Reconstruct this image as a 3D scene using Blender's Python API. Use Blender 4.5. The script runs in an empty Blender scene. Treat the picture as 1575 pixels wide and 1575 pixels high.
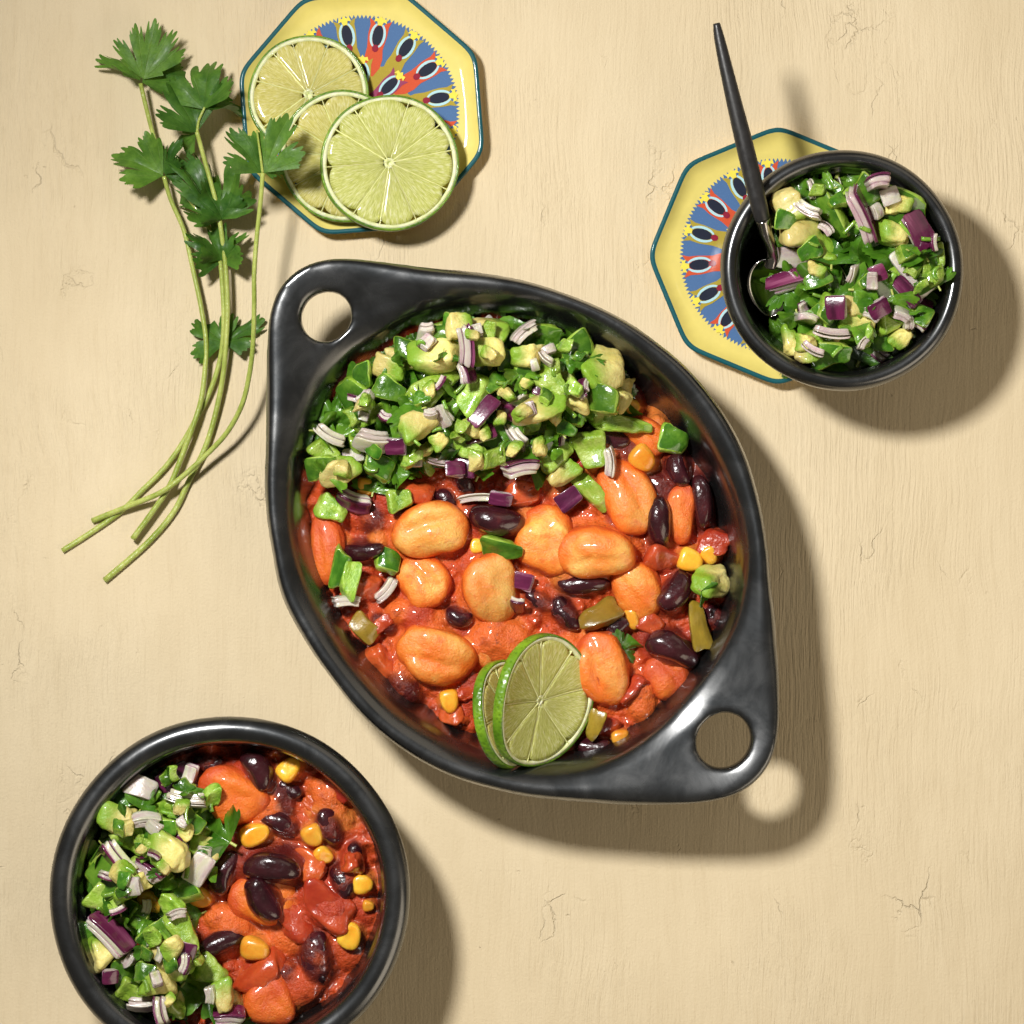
import bpy, bmesh, math, random
import numpy as np
from mathutils import Vector, Matrix, Euler

# ------------------------------------------------------------------ frame, camera, light
S = 0.00027            # metres per photo pixel on the table
D = 1.2                # camera height
C0 = 787.5
sc = bpy.context.scene
COL = sc.collection

cam_d = bpy.data.cameras.new('camera'); cam = bpy.data.objects.new('camera', cam_d); COL.objects.link(cam)
cam.location = (0, 0, D); cam_d.sensor_width = 36; cam_d.lens = 36 * D / (1575 * S)
cam_d.clip_start = 0.05; cam_d.clip_end = 20
sc.camera = cam

w = bpy.data.worlds.new('World'); sc.world = w; w.use_nodes = True
w.node_tree.nodes['Background'].inputs[0].default_value = (1.0, 0.90, 0.74, 1)
w.node_tree.nodes['Background'].inputs[1].default_value = 0.09

LH = 0.75
lamp_d = bpy.data.lights.new('studio_lamp', 'SPOT'); lamp = bpy.data.objects.new('studio_lamp', lamp_d); COL.objects.link(lamp)
lamp.location = (-1060 * S, 1080 * S, LH)
lamp_d.energy = 42; lamp_d.color = (1.0, 0.985, 0.955); lamp_d.shadow_soft_size = 0.052
lamp_d.spot_size = math.radians(122); lamp_d.spot_blend = 1.0
lamp.rotation_euler = (Vector((0.44, -0.42, 0)) - lamp.location).to_track_quat('-Z', 'Y').to_euler()

for fx, fy, fz, fw in ((0.95, -0.75, 0.80, 5.6), (0.75, 0.95, 0.85, 1.5)):      # big warm area lamps added out of frame to fill the shadows
    fd_ = bpy.data.lights.new('fill_lamp', 'AREA'); fo = bpy.data.objects.new('fill_lamp', fd_); COL.objects.link(fo)
    fd_.shape = 'SQUARE'; fd_.size = 0.9; fd_.energy = fw; fd_.color = (1.0, 0.86, 0.66); fo.location = (fx, fy, fz)
    fo.rotation_euler = (-fo.location).to_track_quat('-Z', 'Y').to_euler()
sc.view_settings.view_transform = 'Standard'; sc.view_settings.look = 'None'
sc.view_settings.exposure = 0; sc.view_settings.gamma = 1
sc.cycles.use_denoising = True
sc.cycles.max_bounces = 7; sc.cycles.transparent_max_bounces = 8
sc.cycles.sample_clamp_indirect = 6
sc.cycles.caustics_refractive = False; sc.cycles.caustics_reflective = False

rnd = random.Random(11)
def P(px, py, z=0.0):
    k = S * (D - z) / D
    return Vector(((px - C0) * k, -(py - C0) * k, z))

# ------------------------------------------------------------------ helpers
def lin(r, g, b):
    f = lambda c: (c / 255 / 12.92) if c / 255 < 0.04045 else ((c / 255 + 0.055) / 1.055) ** 2.4
    return (f(r), f(g), f(b), 1)

class NT:
    def __init__(self, name):
        self.m = bpy.data.materials.new(name); self.m.use_nodes = True
        self.t = self.m.node_tree; self.b = self.t.nodes['Principled BSDF']; self.out = self.t.nodes['Material Output']
    def n(self, typ, **kw):
        nd = self.t.nodes.new(typ)
        for k, v in kw.items():
            if k in nd.inputs: self.put(nd.inputs[k], v)
            else: setattr(nd, k, v)
        return nd
    def put(self, sock, v):
        if isinstance(v, bpy.types.NodeSocket): self.t.links.new(v, sock)
        else: sock.default_value = v
    def set(self, **kw):
        for k, v in kw.items(): self.put(self.b.inputs[k.replace('_', ' ')], v)
    def coord(self, which='Object'): return self.n('ShaderNodeTexCoord').outputs[which]
    def mapping(self, vec, scale=(1, 1, 1), loc=(0, 0, 0), rot=(0, 0, 0)):
        nd = self.n('ShaderNodeMapping'); self.put(nd.inputs['Vector'], vec)
        nd.inputs['Scale'].default_value = scale; nd.inputs['Location'].default_value = loc; nd.inputs['Rotation'].default_value = rot
        return nd.outputs[0]
    def noise(self, vec, scale, detail=4, rough=0.55, dist=0.0):
        nd = self.n('ShaderNodeTexNoise'); self.put(nd.inputs['Vector'], vec)
        nd.inputs['Scale'].default_value = scale; nd.inputs['Detail'].default_value = detail
        nd.inputs['Roughness'].default_value = rough; nd.inputs['Distortion'].default_value = dist
        return nd.outputs['Fac']
    def ramp(self, fac, stops):
        nd = self.n('ShaderNodeValToRGB'); self.put(nd.inputs[0], fac)
        e = nd.color_ramp.elements
        while len(e) < len(stops): e.new(0.5)
        for el, (p, c) in zip(e, stops):
            el.position = p; el.color = c if len(c) == 4 else (*c, 1)
        return nd.outputs[0]
    def mix(self, fac, a, b, blend='MIX'):
        nd = self.n('ShaderNodeMix'); nd.data_type = 'RGBA'; nd.blend_type = blend
        self.put(nd.inputs['Factor'], fac); self.put(nd.inputs[6], a); self.put(nd.inputs[7], b)
        return nd.outputs[2]
    def math(self, op, a, b=0.0, clamp=False):
        nd = self.n('ShaderNodeMath'); nd.operation = op; nd.use_clamp = clamp
        self.put(nd.inputs[0], a); self.put(nd.inputs[1], b); return nd.outputs[0]
    def maprange(self, v, a, b, c=0.0, d=1.0, smooth=True):
        nd = self.n('ShaderNodeMapRange'); nd.interpolation_type = 'SMOOTHSTEP' if smooth else 'LINEAR'
        self.put(nd.inputs[0], v)
        for i, x in zip((1, 2, 3, 4), (a, b, c, d)): nd.inputs[i].default_value = x
        return nd.outputs[0]
    def bump(self, h, dist, strength=1.0, normal=None):
        nd = self.n('ShaderNodeBump'); nd.inputs['Strength'].default_value = strength; nd.inputs['Distance'].default_value = dist
        self.put(nd.inputs['Height'], h)
        if normal is not None: self.put(nd.inputs['Normal'], normal)
        return nd.outputs[0]
    def rand(self): return self.n('ShaderNodeObjectInfo').outputs['Random']
    def shifted(self):
        """object coordinates moved by a per-object random amount, so copies differ"""
        oi = self.n('ShaderNodeObjectInfo')
        v = self.n('ShaderNodeVectorMath', operation='SCALE'); self.put(v.inputs[0], oi.outputs['Location']); v.inputs['Scale'].default_value = 7.3
        a = self.n('ShaderNodeVectorMath', operation='ADD'); self.put(a.inputs[0], self.coord()); self.put(a.inputs[1], v.outputs[0])
        return a.outputs[0]

def mesh(name, verts, faces, smooth=True):
    me = bpy.data.meshes.new(name)
    me.from_pydata([tuple(map(float, v)) for v in verts], [], [tuple(map(int, f)) for f in faces])
    if smooth: me.shade_smooth()
    me.update(); return me
def obj(name, me, mat=None, parent=None, loc=None):
    o = bpy.data.objects.new(name, me); COL.objects.link(o)
    if mat is not None and me is not None and not me.materials: me.materials.append(mat)
    if parent is not None: o.parent = parent
    if loc is not None: o.location = loc
    return o
def tag(o, label, cat, group=None, kind=None):
    o['label'] = label
    if cat: o['category'] = cat
    if group: o['group'] = group
    if kind: o['kind'] = kind
    return o
def empty(name, loc=(0, 0, 0)):
    o = bpy.data.objects.new(name, None); COL.objects.link(o); o.location = loc; o.empty_display_size = 0.01
    return o

_rs = np.random.RandomState(5)
_LAT = _rs.rand(256, 256)
def vnoise(x, y, off=0):
    x = np.asarray(x) + off * 17.31 + 100; y = np.asarray(y) + off * 9.17 + 100
    xi = np.floor(x).astype(int); yi = np.floor(y).astype(int); fx = x - xi; fy = y - yi
    fx = fx * fx * fx * (fx * (fx * 6 - 15) + 10); fy = fy * fy * fy * (fy * (fy * 6 - 15) + 10)
    g = lambda a, b: _LAT[a % 256, b % 256]
    return (g(xi, yi) * (1 - fx) + g(xi + 1, yi) * fx) * (1 - fy) + (g(xi, yi + 1) * (1 - fx) + g(xi + 1, yi + 1) * fx) * fy
def fbm(x, y, off=0, octaves=4):
    v = 0; a = 0.5
    for i in range(octaves):
        v = v + a * (vnoise(x, y, off + i * 3) - 0.5); x = x * 2.03; y = y * 2.03; a *= 0.5
    return v

# ------------------------------------------------------------------ materials
M = {}
def m_table():
    t = NT('plaster')
    co = t.coord()
    warp = t.n('ShaderNodeTexNoise'); t.put(warp.inputs['Vector'], co); warp.inputs['Scale'].default_value = 9; warp.inputs['Detail'].default_value = 3
    wv = t.n('ShaderNodeVectorMath', operation='SCALE'); t.put(wv.inputs[0], warp.outputs['Color']); wv.inputs['Scale'].default_value = 0.016
    cw = t.n('ShaderNodeVectorMath', operation='ADD'); t.put(cw.inputs[0], co); t.put(cw.inputs[1], wv.outputs[0]); cw = cw.outputs[0]
    streak = t.noise(t.mapping(cw, (1, 0.04, 1)), 800, 3, 0.65)
    streak2 = t.noise(t.mapping(cw, (1, 0.16, 1), rot=(0, 0, 0.12)), 150, 4, 0.65)
    patch = t.maprange(t.noise(co, 11, 2), 0.38, 0.66)
    grain = t.noise(co, 900, 2, 0.6)
    wob = t.noise(co, 28, 3, 0.6)
    # cracks: thin ridges of warped cells, kept only in places
    w2 = t.n('ShaderNodeTexNoise'); t.put(w2.inputs['Vector'], co); w2.inputs['Scale'].default_value = 70; w2.inputs['Detail'].default_value = 4
    w2s = t.n('ShaderNodeVectorMath', operation='SCALE'); t.put(w2s.inputs[0], w2.outputs['Color']); w2s.inputs['Scale'].default_value = 0.02
    cc = t.n('ShaderNodeVectorMath', operation='ADD'); t.put(cc.inputs[0], co); t.put(cc.inputs[1], w2s.outputs[0])
    vo = t.n('ShaderNodeTexVoronoi', feature='DISTANCE_TO_EDGE'); t.put(vo.inputs['Vector'], t.mapping(cc.outputs[0], (1, 0.3, 1))); vo.inputs['Scale'].default_value = 40
    crack = t.maprange(vo.outputs['Distance'], 0.0, 0.020, 1, 0)
    cmask = t.maprange(t.noise(co, 23, 2, 0.6), 0.56, 0.70)
    crack = t.math('MULTIPLY', crack, cmask)
    vp = t.n('ShaderNodeTexVoronoi'); t.put(vp.inputs['Vector'], cc.outputs[0]); vp.inputs['Scale'].default_value = 150
    pit = t.maprange(vp.outputs['Distance'], 0.03, 0.13, 1, 0)
    pit = t.math('MULTIPLY', pit, t.maprange(t.noise(co, 45, 2), 0.60, 0.68))
    h = t.math('MULTIPLY', t.math('ADD', t.math('MULTIPLY', streak, 0.85), t.math('MULTIPLY', streak2, 0.38)), t.maprange(patch, 0, 1, 0.35, 1.0))
    h = t.math('ADD', h, t.math('MULTIPLY', grain, 0.22))
    h = t.math('ADD', h, t.math('MULTIPLY', wob, 0.7))
    h = t.math('SUBTRACT', h, t.math('MULTIPLY', crack, 0.5))
    h = t.math('SUBTRACT', h, t.math('MULTIPLY', pit, 0.35))
    tone = t.noise(t.mapping(co, (1, 0.5, 1)), 14, 3, 0.6)
    c = t.ramp(tone, [(0.3, (0.675, 0.553, 0.36)), (0.7, (0.735, 0.612, 0.412))])
    c = t.mix(t.math('MULTIPLY', t.math('ADD', t.maprange(streak2, 0.35, 0.75), t.maprange(streak, 0.5, 0.75)), 0.20), c, (0.57, 0.45, 0.275, 1))
    c = t.mix(t.math('MULTIPLY', t.math('MAXIMUM', crack, pit), 0.07), c, (0.42, 0.30, 0.14, 1))
    t.set(Base_Color=c, Roughness=0.75, Normal=t.bump(h, 0.0011, 0.85))
    t.b.inputs['Specular IOR Level'].default_value = 0.25
    return t.m
def m_clay():
    t = NT('burnished_black_clay')
    co = t.coord()
    n1 = t.noise(t.mapping(co, (1, 1, 1)), 55, 5, 0.6, 0.6)
    fine = t.noise(t.mapping(co, (1, 1, 2.0)), 520, 3, 0.6)
    t.set(Base_Color=t.ramp(n1, [(0.3, (0.0025, 0.0025, 0.0025)), (0.75, (0.008, 0.0075, 0.007))]),
          Roughness=t.maprange(n1, 0.3, 0.7, 0.42, 0.56),
          Normal=t.bump(t.math('ADD', t.math('MULTIPLY', n1, 0.35), t.math('MULTIPLY', fine, 0.22)), 0.0007, 0.35))
    t.b.inputs['Specular IOR Level'].default_value = 0.22; t.b.inputs['Coat Weight'].default_value = 0.9; t.b.inputs['Coat IOR'].default_value = 2.1
    t.set(Coat_Roughness=t.maprange(n1, 0.3, 0.7, 0.17, 0.30))
    t.b.inputs['Specular Tint'].default_value = (0.72, 0.86, 1.0, 1)
    return t.m
def m_glaze(name, col, vary=0.06):
    t = NT(name)
    n1 = t.noise(t.coord(), 160, 3)
    d = tuple(c * (1 - vary * 3) for c in col[:3]) + (1,)
    t.set(Base_Color=t.mix(n1, col, d), Roughness=0.55)
    t.b.inputs['Specular IOR Level'].default_value = 0.25
    t.b.inputs['Coat Weight'].default_value = 0.28; t.b.inputs['Coat Roughness'].default_value = 0.05
    t.set(Normal=t.bump(t.noise(t.coord(), 40, 2), 0.0003, 0.12))
    return t.m
def m_print(name, col):
    t = NT(name)
    n1 = t.noise(t.coord(), 1500, 3, 0.7)
    t.set(Base_Color=t.mix(t.maprange(n1, 0.5, 0.75, 0, 0.4), col, tuple(min(1, c * 1.35 + 0.015) for c in col[:3]) + (1,)), Roughness=0.6)
    t.b.inputs['Specular IOR Level'].default_value = 0.15
    t.b.inputs['Coat Weight'].default_value = 0.35; t.b.inputs['Coat Roughness'].default_value = 0.05
    return t.m
def m_wet(name, stops, nscale, rough=0.28, sss=0.0, rad=(0.003, 0.0015, 0.0008), coat=0.6, bumps=((350, 0.0008, 0.5),), detail=4, stretch=None):
    """wet food: colour from noise, lumpy micro relief under a clear wet coat"""
    t = NT(name); co = t.shifted()
    c = t.ramp(t.noise(co if not stretch else t.mapping(co, stretch), nscale, detail, 0.6), stops)
    r = t.rand()
    hsv = t.n('ShaderNodeHueSaturation'); t.put(hsv.inputs['Color'], c)
    t.put(hsv.inputs['Value'], t.maprange(r, 0, 1, 0.82, 1.18, False)); t.put(hsv.inputs['Hue'], t.maprange(r, 0, 1, 0.493, 0.507, False))
    t.set(Base_Color=hsv.outputs[0], Roughness=rough)
    nrm = None
    for sca, dist, st in bumps: nrm = t.bump(t.noise(co, sca, 3, 0.6), dist, st, nrm)
    if nrm is not None: t.set(Normal=nrm)
    t.b.inputs['Coat Weight'].default_value = coat; t.b.inputs['Coat Roughness'].default_value = 0.09
    if sss:
        t.b.inputs['Subsurface Weight'].default_value = sss; t.b.inputs['Subsurface Radius'].default_value = rad; t.b.inputs['Subsurface Scale'].default_value = 1.0
    return t
M['table'] = m_table(); M['clay'] = m_clay()
M['yellow'] = m_glaze('yellow_glaze', lin(234, 216, 120)); M['teal'] = m_glaze('teal_glaze', lin(10, 88, 96))
for k, c in dict(p_blue=(76, 110, 156), p_red=(204, 82, 48), p_olive=(170, 150, 52), p_navy=(28, 34, 52), p_pale=(176, 216, 224),
                 p_tip=(240, 218, 84), p_crim=(140, 28, 52), p_plum=(150, 62, 96)).items():
    M[k] = m_print(k[2:] + '_print', lin(*c))
M['pepper_skin'] = m_wet('pepper_skin', [(0.3, lin(36, 78, 14)), (0.5, lin(66, 112, 26)), (0.75, lin(116, 156, 50))], 130, 0.22, bumps=((200, 0.0010, 0.5), (700, 0.0004, 0.4)), coat=0.9).m
M['pepper_flesh'] = m_wet('pepper_flesh', [(0.3, lin(96, 140, 32)), (0.5, lin(146, 180, 58)), (0.75, lin(190, 206, 112))], 190, 0.3, bumps=((380, 0.0010, 0.8), (1200, 0.0005, 0.7)), coat=0.9).m
M['pepper_cooked'] = m_wet('cooked_pepper', [(0.3, lin(120, 96, 26)), (0.7, lin(160, 130, 44))], 140, 0.3, 0.2, bumps=((300, 0.0006, 0.5),)).m
M['onion_pale'] = m_wet('onion_flesh', [(0.3, lin(184, 152, 160)), (0.5, lin(208, 198, 184)), (0.75, lin(184, 190, 136))], 130, 0.3, 0.5, stretch=(0.4, 1.6, 1.6), rad=(0.003, 0.0025, 0.002), bumps=((420, 0.0006, 0.5),), coat=0.7).m
M['onion_lilac'] = m_wet('onion_film', [(0.3, lin(150, 96, 122)), (0.7, lin(196, 164, 172))], 150, 0.3, 0.2, bumps=((420, 0.0005, 0.5),), coat=0.7).m
M['onion_grey'] = m_wet('onion_seam', [(0.3, lin(170, 158, 140)), (0.7, lin(204, 190, 180))], 150, 0.3, bumps=((420, 0.0005, 0.5),), coat=0.7).m
M['onion_purple'] = m_wet('onion_skin', [(0.3, lin(58, 14, 40)), (0.55, lin(98, 30, 68)), (0.75, lin(150, 84, 116)), (0.9, lin(196, 160, 170))], 130, 0.25, stretch=(0.3, 1.6, 1.6), bumps=((260, 0.0005, 0.4),), coat=0.8).m
M['corn'] = m_wet('corn_kernel', [(0.3, lin(236, 150, 34)), (0.7, lin(246, 190, 66))], 120, 0.3, 0.35, bumps=((300, 0.0005, 0.4),), coat=0.6).m
M['kidney'] = m_wet('kidney_skin', [(0.35, lin(40, 13, 18)), (0.6, lin(62, 20, 28)), (0.85, lin(112, 44, 38))], 85, 0.26, bumps=((120, 0.0012, 0.5), (420, 0.0005, 0.55)), coat=0.8).m
M['tomato'] = m_wet('tomato_chunk', [(0.3, lin(164, 50, 26)), (0.7, lin(200, 84, 42))], 120, 0.28, 0.3, bumps=((250, 0.0010, 0.7), (900, 0.0004, 0.5)), coat=0.7).m
M['onion_cooked'] = m_wet('cooked_onion', [(0.3, lin(190, 96, 60)), (0.7, lin(214, 140, 100))], 120, 0.28, 0.4, bumps=((300, 0.0006, 0.5),)).m
def m_avocado():
    t = m_wet('avocado_flesh', [(0.3, lin(204, 188, 100)), (0.7, lin(226, 212, 138))], 140, 0.5, 0.2, bumps=((260, 0.0012, 0.7), (900, 0.0005, 0.6)), coat=0.18)
    gen = t.coord('Object'); sep = t.n('ShaderNodeSeparateXYZ'); t.put(sep.inputs[0], gen)
    g = t.math('ADD', sep.outputs['X'], t.math('MULTIPLY', t.math('SUBTRACT', t.noise(t.shifted(), 150, 3), 0.5), 0.008))
    old = t.b.inputs['Base Color'].links[0].from_socket
    t.set(Base_Color=t.mix(t.maprange(g, -0.0022, 0.0046), old, lin(128, 166, 44)))
    return t.m
M['avocado'] = m_avocado()
def m_bean():
    """creamy butter bean, smeared with sauce; object colour R = how much"""
    t = m_wet('butter_bean', [(0.3, lin(238, 160, 66)), (0.6, lin(244, 196, 106))], 90, 0.45, 0.3, rad=(0.004, 0.002, 0.0008), bumps=((130, 0.0014, 0.5), (420, 0.0006, 0.55), (1200, 0.0005, 0.7)), coat=0.38)
    co = t.shifted(); sep = t.n('ShaderNodeSeparateXYZ'); t.put(sep.inputs[0], t.coord())
    oc = t.n('ShaderNodeSeparateColor'); t.put(oc.inputs[0], t.n('ShaderNodeObjectInfo').outputs['Color'])
    n = t.noise(co, 55, 4, 0.6)
    low = t.maprange(sep.outputs['Z'], 0.0058, -0.001, 0, 0.62)
    s = t.math('ADD', t.math('ADD', t.math('MULTIPLY', t.math('SUBTRACT', n, 0.52), 1.0), low), t.math('MULTIPLY', oc.outputs[0], 0.62))
    old = t.b.inputs['Base Color'].links[0].from_socket
    c = t.mix(t.maprange(s, 0.0, 0.42), old, lin(232, 118, 36))
    c = t.mix(t.maprange(s, 0.36, 0.72), c, lin(206, 82, 32))
    c = t.mix(t.maprange(t.noise(co, 260, 3, 0.65), 0.55, 0.72, 0, 0.5), c, lin(214, 92, 34))
    t.set(Base_Color=c); return t.m
M['bean'] = m_bean()
def m_sauce():
    t = NT('tomato_sauce'); co = t.coord()
    at = t.n('ShaderNodeAttribute', attribute_name='tint')
    n = t.noise(co, 130, 5, 0.6); n2 = t.noise(co, 420, 4, 0.65)
    c = t.mix(t.maprange(n, 0.5, 0.75, 0, 0.55), at.outputs['Color'], lin(206, 88, 38))
    c = t.mix(t.maprange(n2, 0.56, 0.74, 0, 0.65), c, lin(96, 26, 18))
    nb = t.bump(t.noise(co, 260, 4, 0.6), 0.0016, 0.7); nb = t.bump(t.noise(co, 1100, 3, 0.6), 0.0007, 0.8, nb)
    t.set(Base_Color=c, Roughness=0.4, Normal=nb)
    t.b.inputs['Specular IOR Level'].default_value = 0.35
    t.b.inputs['Coat Weight'].default_value = 0.75; t.b.inputs['Coat Roughness'].default_value = 0.07
    t.b.inputs['Subsurface Weight'].default_value = 0.2; t.b.inputs['Subsurface Radius'].default_value = (0.003, 0.001, 0.0004); t.b.inputs['Subsurface Scale'].default_value = 1
    return t.m
M['sauce'] = m_sauce()
M['pulp'] = m_wet('salsa_pulp', [(0.3, lin(34, 66, 14)), (0.7, lin(86, 128, 34))], 240, 0.3, 0.0, bumps=((260, 0.002, 0.9), (900, 0.0006, 0.6)), coat=0.6).m
def m_leaf(name, dark, light, vein, wet, transl):
    t = NT(name); uv = t.n('ShaderNodeUVMap').outputs[0]
    sep = t.n('ShaderNodeSeparateXYZ'); t.put(sep.inputs[0], uv)
    a = t.math('MULTIPLY', t.math('SUBTRACT', sep.outputs['X'], 0.5), 2 * math.pi * 3.5)
    v = t.math('ABSOLUTE', t.math('SINE', a))
    vm = t.maprange(v, 0.0, 0.16, 1, 0)
    vm = t.math('MULTIPLY', vm, t.maprange(sep.outputs['Y'], 0.2, 0.95, 1.0, 0.15))
    n = t.noise(t.shifted(), 160, 5, 0.65)
    c = t.ramp(n, [(0.3, dark), (0.7, light)])
    c = t.mix(t.math('MULTIPLY', vm, 0.55), c, vein)
    hsv = t.n('ShaderNodeHueSaturation'); t.put(hsv.inputs['Color'], c); t.put(hsv.inputs['Value'], t.maprange(t.rand(), 0, 1, 0.72, 1.32, False)); t.put(hsv.inputs['Hue'], t.maprange(t.rand(), 0, 1, 0.512, 0.488, False))
    c = hsv.outputs[0]
    h = t.math('ADD', t.math('MULTIPLY', vm, -1.0), t.math('MULTIPLY', t.noise(t.shifted(), 500, 3), 1.2))
    t.set(Base_Color=c, Roughness=0.52 - 0.24 * wet, Normal=t.bump(h, 0.0004, 0.7))
    t.b.inputs['Coat Weight'].default_value = 0.0 + 0.55 * wet; t.b.inputs['Coat Roughness'].default_value = 0.2 - 0.1 * wet; t.b.inputs['Specular IOR Level'].default_value = 0.3 + 0.2 * wet
    tr = t.n('ShaderNodeBsdfTranslucent'); t.put(tr.inputs['Color'], t.mix(0.5, c, lin(130, 170, 30)))
    ms = t.n('ShaderNodeMixShader'); ms.inputs[0].default_value = transl
    t.put(ms.inputs[1], t.b.outputs[0]); t.put(ms.inputs[2], tr.outputs[0]); t.put(t.out.inputs['Surface'], ms.outputs[0])
    return t.m
M['leaf'] = m_leaf('coriander_leaf', lin(44, 88, 26), lin(92, 134, 48), lin(134, 164, 84), 0.12, 0.24)
M['leaf_wet'] = m_leaf('chopped_coriander', lin(46, 96, 18), lin(106, 156, 42), lin(150, 184, 90), 1.0, 0.2)
def m_stem():
    t = NT('coriander_stem'); co = t.coord()
    n = t.noise(t.mapping(co, (1, 0.3, 1)), 220, 4)
    t.set(Base_Color=t.ramp(n, [(0.3, lin(138, 156, 56)), (0.7, lin(190, 198, 108))]), Roughness=0.35, Normal=t.bump(t.noise(co, 700, 2), 0.0006, 0.5))
    t.b.inputs['Subsurface Weight'].default_value = 0.3; t.b.inputs['Subsurface Radius'].default_value = (0.001, 0.0015, 0.0005); t.b.inputs['Subsurface Scale'].default_value = 1
    t.b.inputs['Coat Weight'].default_value = 0.3
    return t.m
M['stem'] = m_stem()
M['stalk'] = m_wet('chopped_stalk', [(0.3, lin(74, 122, 22)), (0.7, lin(140, 178, 62))], 200, 0.3, bumps=((500, 0.0004, 0.5),), coat=0.7).m
def m_rind():
    t = NT('lime_rind'); co = t.coord()
    v = t.n('ShaderNodeTexVoronoi'); t.put(v.inputs['Vector'], co); v.inputs['Scale'].default_value = 620
    sp = t.maprange(v.outputs['Distance'], 0.1, 0.5, 1, 0)
    c = t.ramp(t.noise(co, 70, 3), [(0.3, lin(70, 112, 14)), (0.7, lin(128, 166, 36))])
    c = t.mix(t.math('MULTIPLY', sp, 0.5), c, lin(48, 84, 10))
    t.set(Base_Color=c, Roughness=0.35, Normal=t.bump(v.outputs['Distance'], 0.0006, 0.5)); t.b.inputs['Coat Weight'].default_value = 0.4
    return t.m
def m_pith():
    t = NT('lime_pith'); co = t.coord()
    t.set(Base_Color=t.ramp(t.noise(co, 320, 4), [(0.3, lin(204, 212, 142)), (0.7, lin(236, 236, 200))]), Roughness=0.45, Normal=t.bump(t.noise(co, 600, 3), 0.0005, 0.4))
    t.b.inputs['Subsurface Weight'].default_value = 0.5; t.b.inputs['Subsurface Radius'].default_value = (0.002, 0.002, 0.001); t.b.inputs['Subsurface Scale'].default_value = 1
    return t.m
def m_lflesh(name, c0, c1, c2, trans):
    t = NT(name); uv = t.n('ShaderNodeUVMap').outputs[0]          # uv: angle, radius on the slice
    v1 = t.noise(t.mapping(uv, (1, 0.11, 1)), 62, 4, 0.62, 0.25)
    v2 = t.noise(t.mapping(uv, (1, 0.3, 1)), 22, 3, 0.6, 0.5)
    f = t.math('ADD', t.math('MULTIPLY', v1, 0.65), t.math('MULTIPLY', v2, 0.35))
    c = t.ramp(f, [(0.34, c0), (0.5, c1), (0.64, c2)])
    h = t.math('ADD', v1, t.math('MULTIPLY', v2, 0.7))
    t.set(Base_Color=c, Roughness=0.25, Normal=t.bump(h, 0.0009, 0.6))
    t.b.inputs['Coat Weight'].default_value = 0.8; t.b.inputs['Coat Roughness'].default_value = 0.07
    tr = t.n('ShaderNodeBsdfTranslucent'); t.put(tr.inputs['Color'], c)
    ms = t.n('ShaderNodeMixShader'); ms.inputs[0].default_value = 0.2
    t.put(ms.inputs[1], t.b.outputs[0]); t.put(ms.inputs[2], tr.outputs[0])
    tp = t.n('ShaderNodeBsdfTransparent'); tp.inputs['Color'].default_value = lin(236, 236, 160)
    m2 = t.n('ShaderNodeMixShader'); t.put(m2.inputs[0], t.maprange(f, 0.36, 0.6, trans, trans * 0.35))
    t.put(m2.inputs[1], ms.outputs[0]); t.put(m2.inputs[2], tp.outputs[0]); t.put(t.out.inputs['Surface'], m2.outputs[0])
    return t.m
M['rind'] = m_rind(); M['pith'] = m_pith()
M['membrane'] = m_wet('lime_membrane', [(0.3, lin(206, 208, 130)), (0.7, lin(232, 230, 172))], 300, 0.35, bumps=((500, 0.0004, 0.4),), coat=0.5).m
M['lime_green'] = m_lflesh('lime_flesh_green', lin(204, 210, 96), lin(230, 233, 134), lin(252, 251, 206), 0.26)
M['lime_gold'] = m_lflesh('lime_flesh_gold', lin(216, 204, 94), lin(238, 228, 132), lin(252, 246, 196), 0.22)
def m_simple(name, col, rough, metal=0.0, nz=0.0):
    t = NT(name); t.set(Base_Color=col, Roughness=rough, Metallic=metal)
    n = t.noise(t.coord(), 300, 4); t.set(Roughness=t.maprange(n, 0.3, 0.7, rough * 0.8, rough * 1.25), Normal=t.bump(n, 0.0002, 0.2))
    return t.m
M['steel'] = m_simple('brushed_steel', (0.50, 0.48, 0.46, 1), 0.16, 1.0)
M['black_metal'] = m_simple('black_coated_metal', (0.018, 0.017, 0.017, 1), 0.42)

# ------------------------------------------------------------------ table
NT_ = 1
tb = mesh('tabletop', [(-1.2, -1.2, 0), (1.2, -1.2, 0), (1.2, 1.2, 0), (-1.2, 1.2, 0), (-1.2, -1.2, -0.03), (1.2, -1.2, -0.03), (1.2, 1.2, -0.03), (-1.2, 1.2, -0.03)],
          [(0, 1, 2, 3), (7, 6, 5, 4), (0, 4, 5, 1), (1, 5, 6, 2), (2, 6, 7, 3), (3, 7, 4, 0)], smooth=False)
table = tag(obj('tabletop', tb, M['table']), 'cream plastered tabletop with brushed strokes and fine cracks', None, kind='structure')

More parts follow.
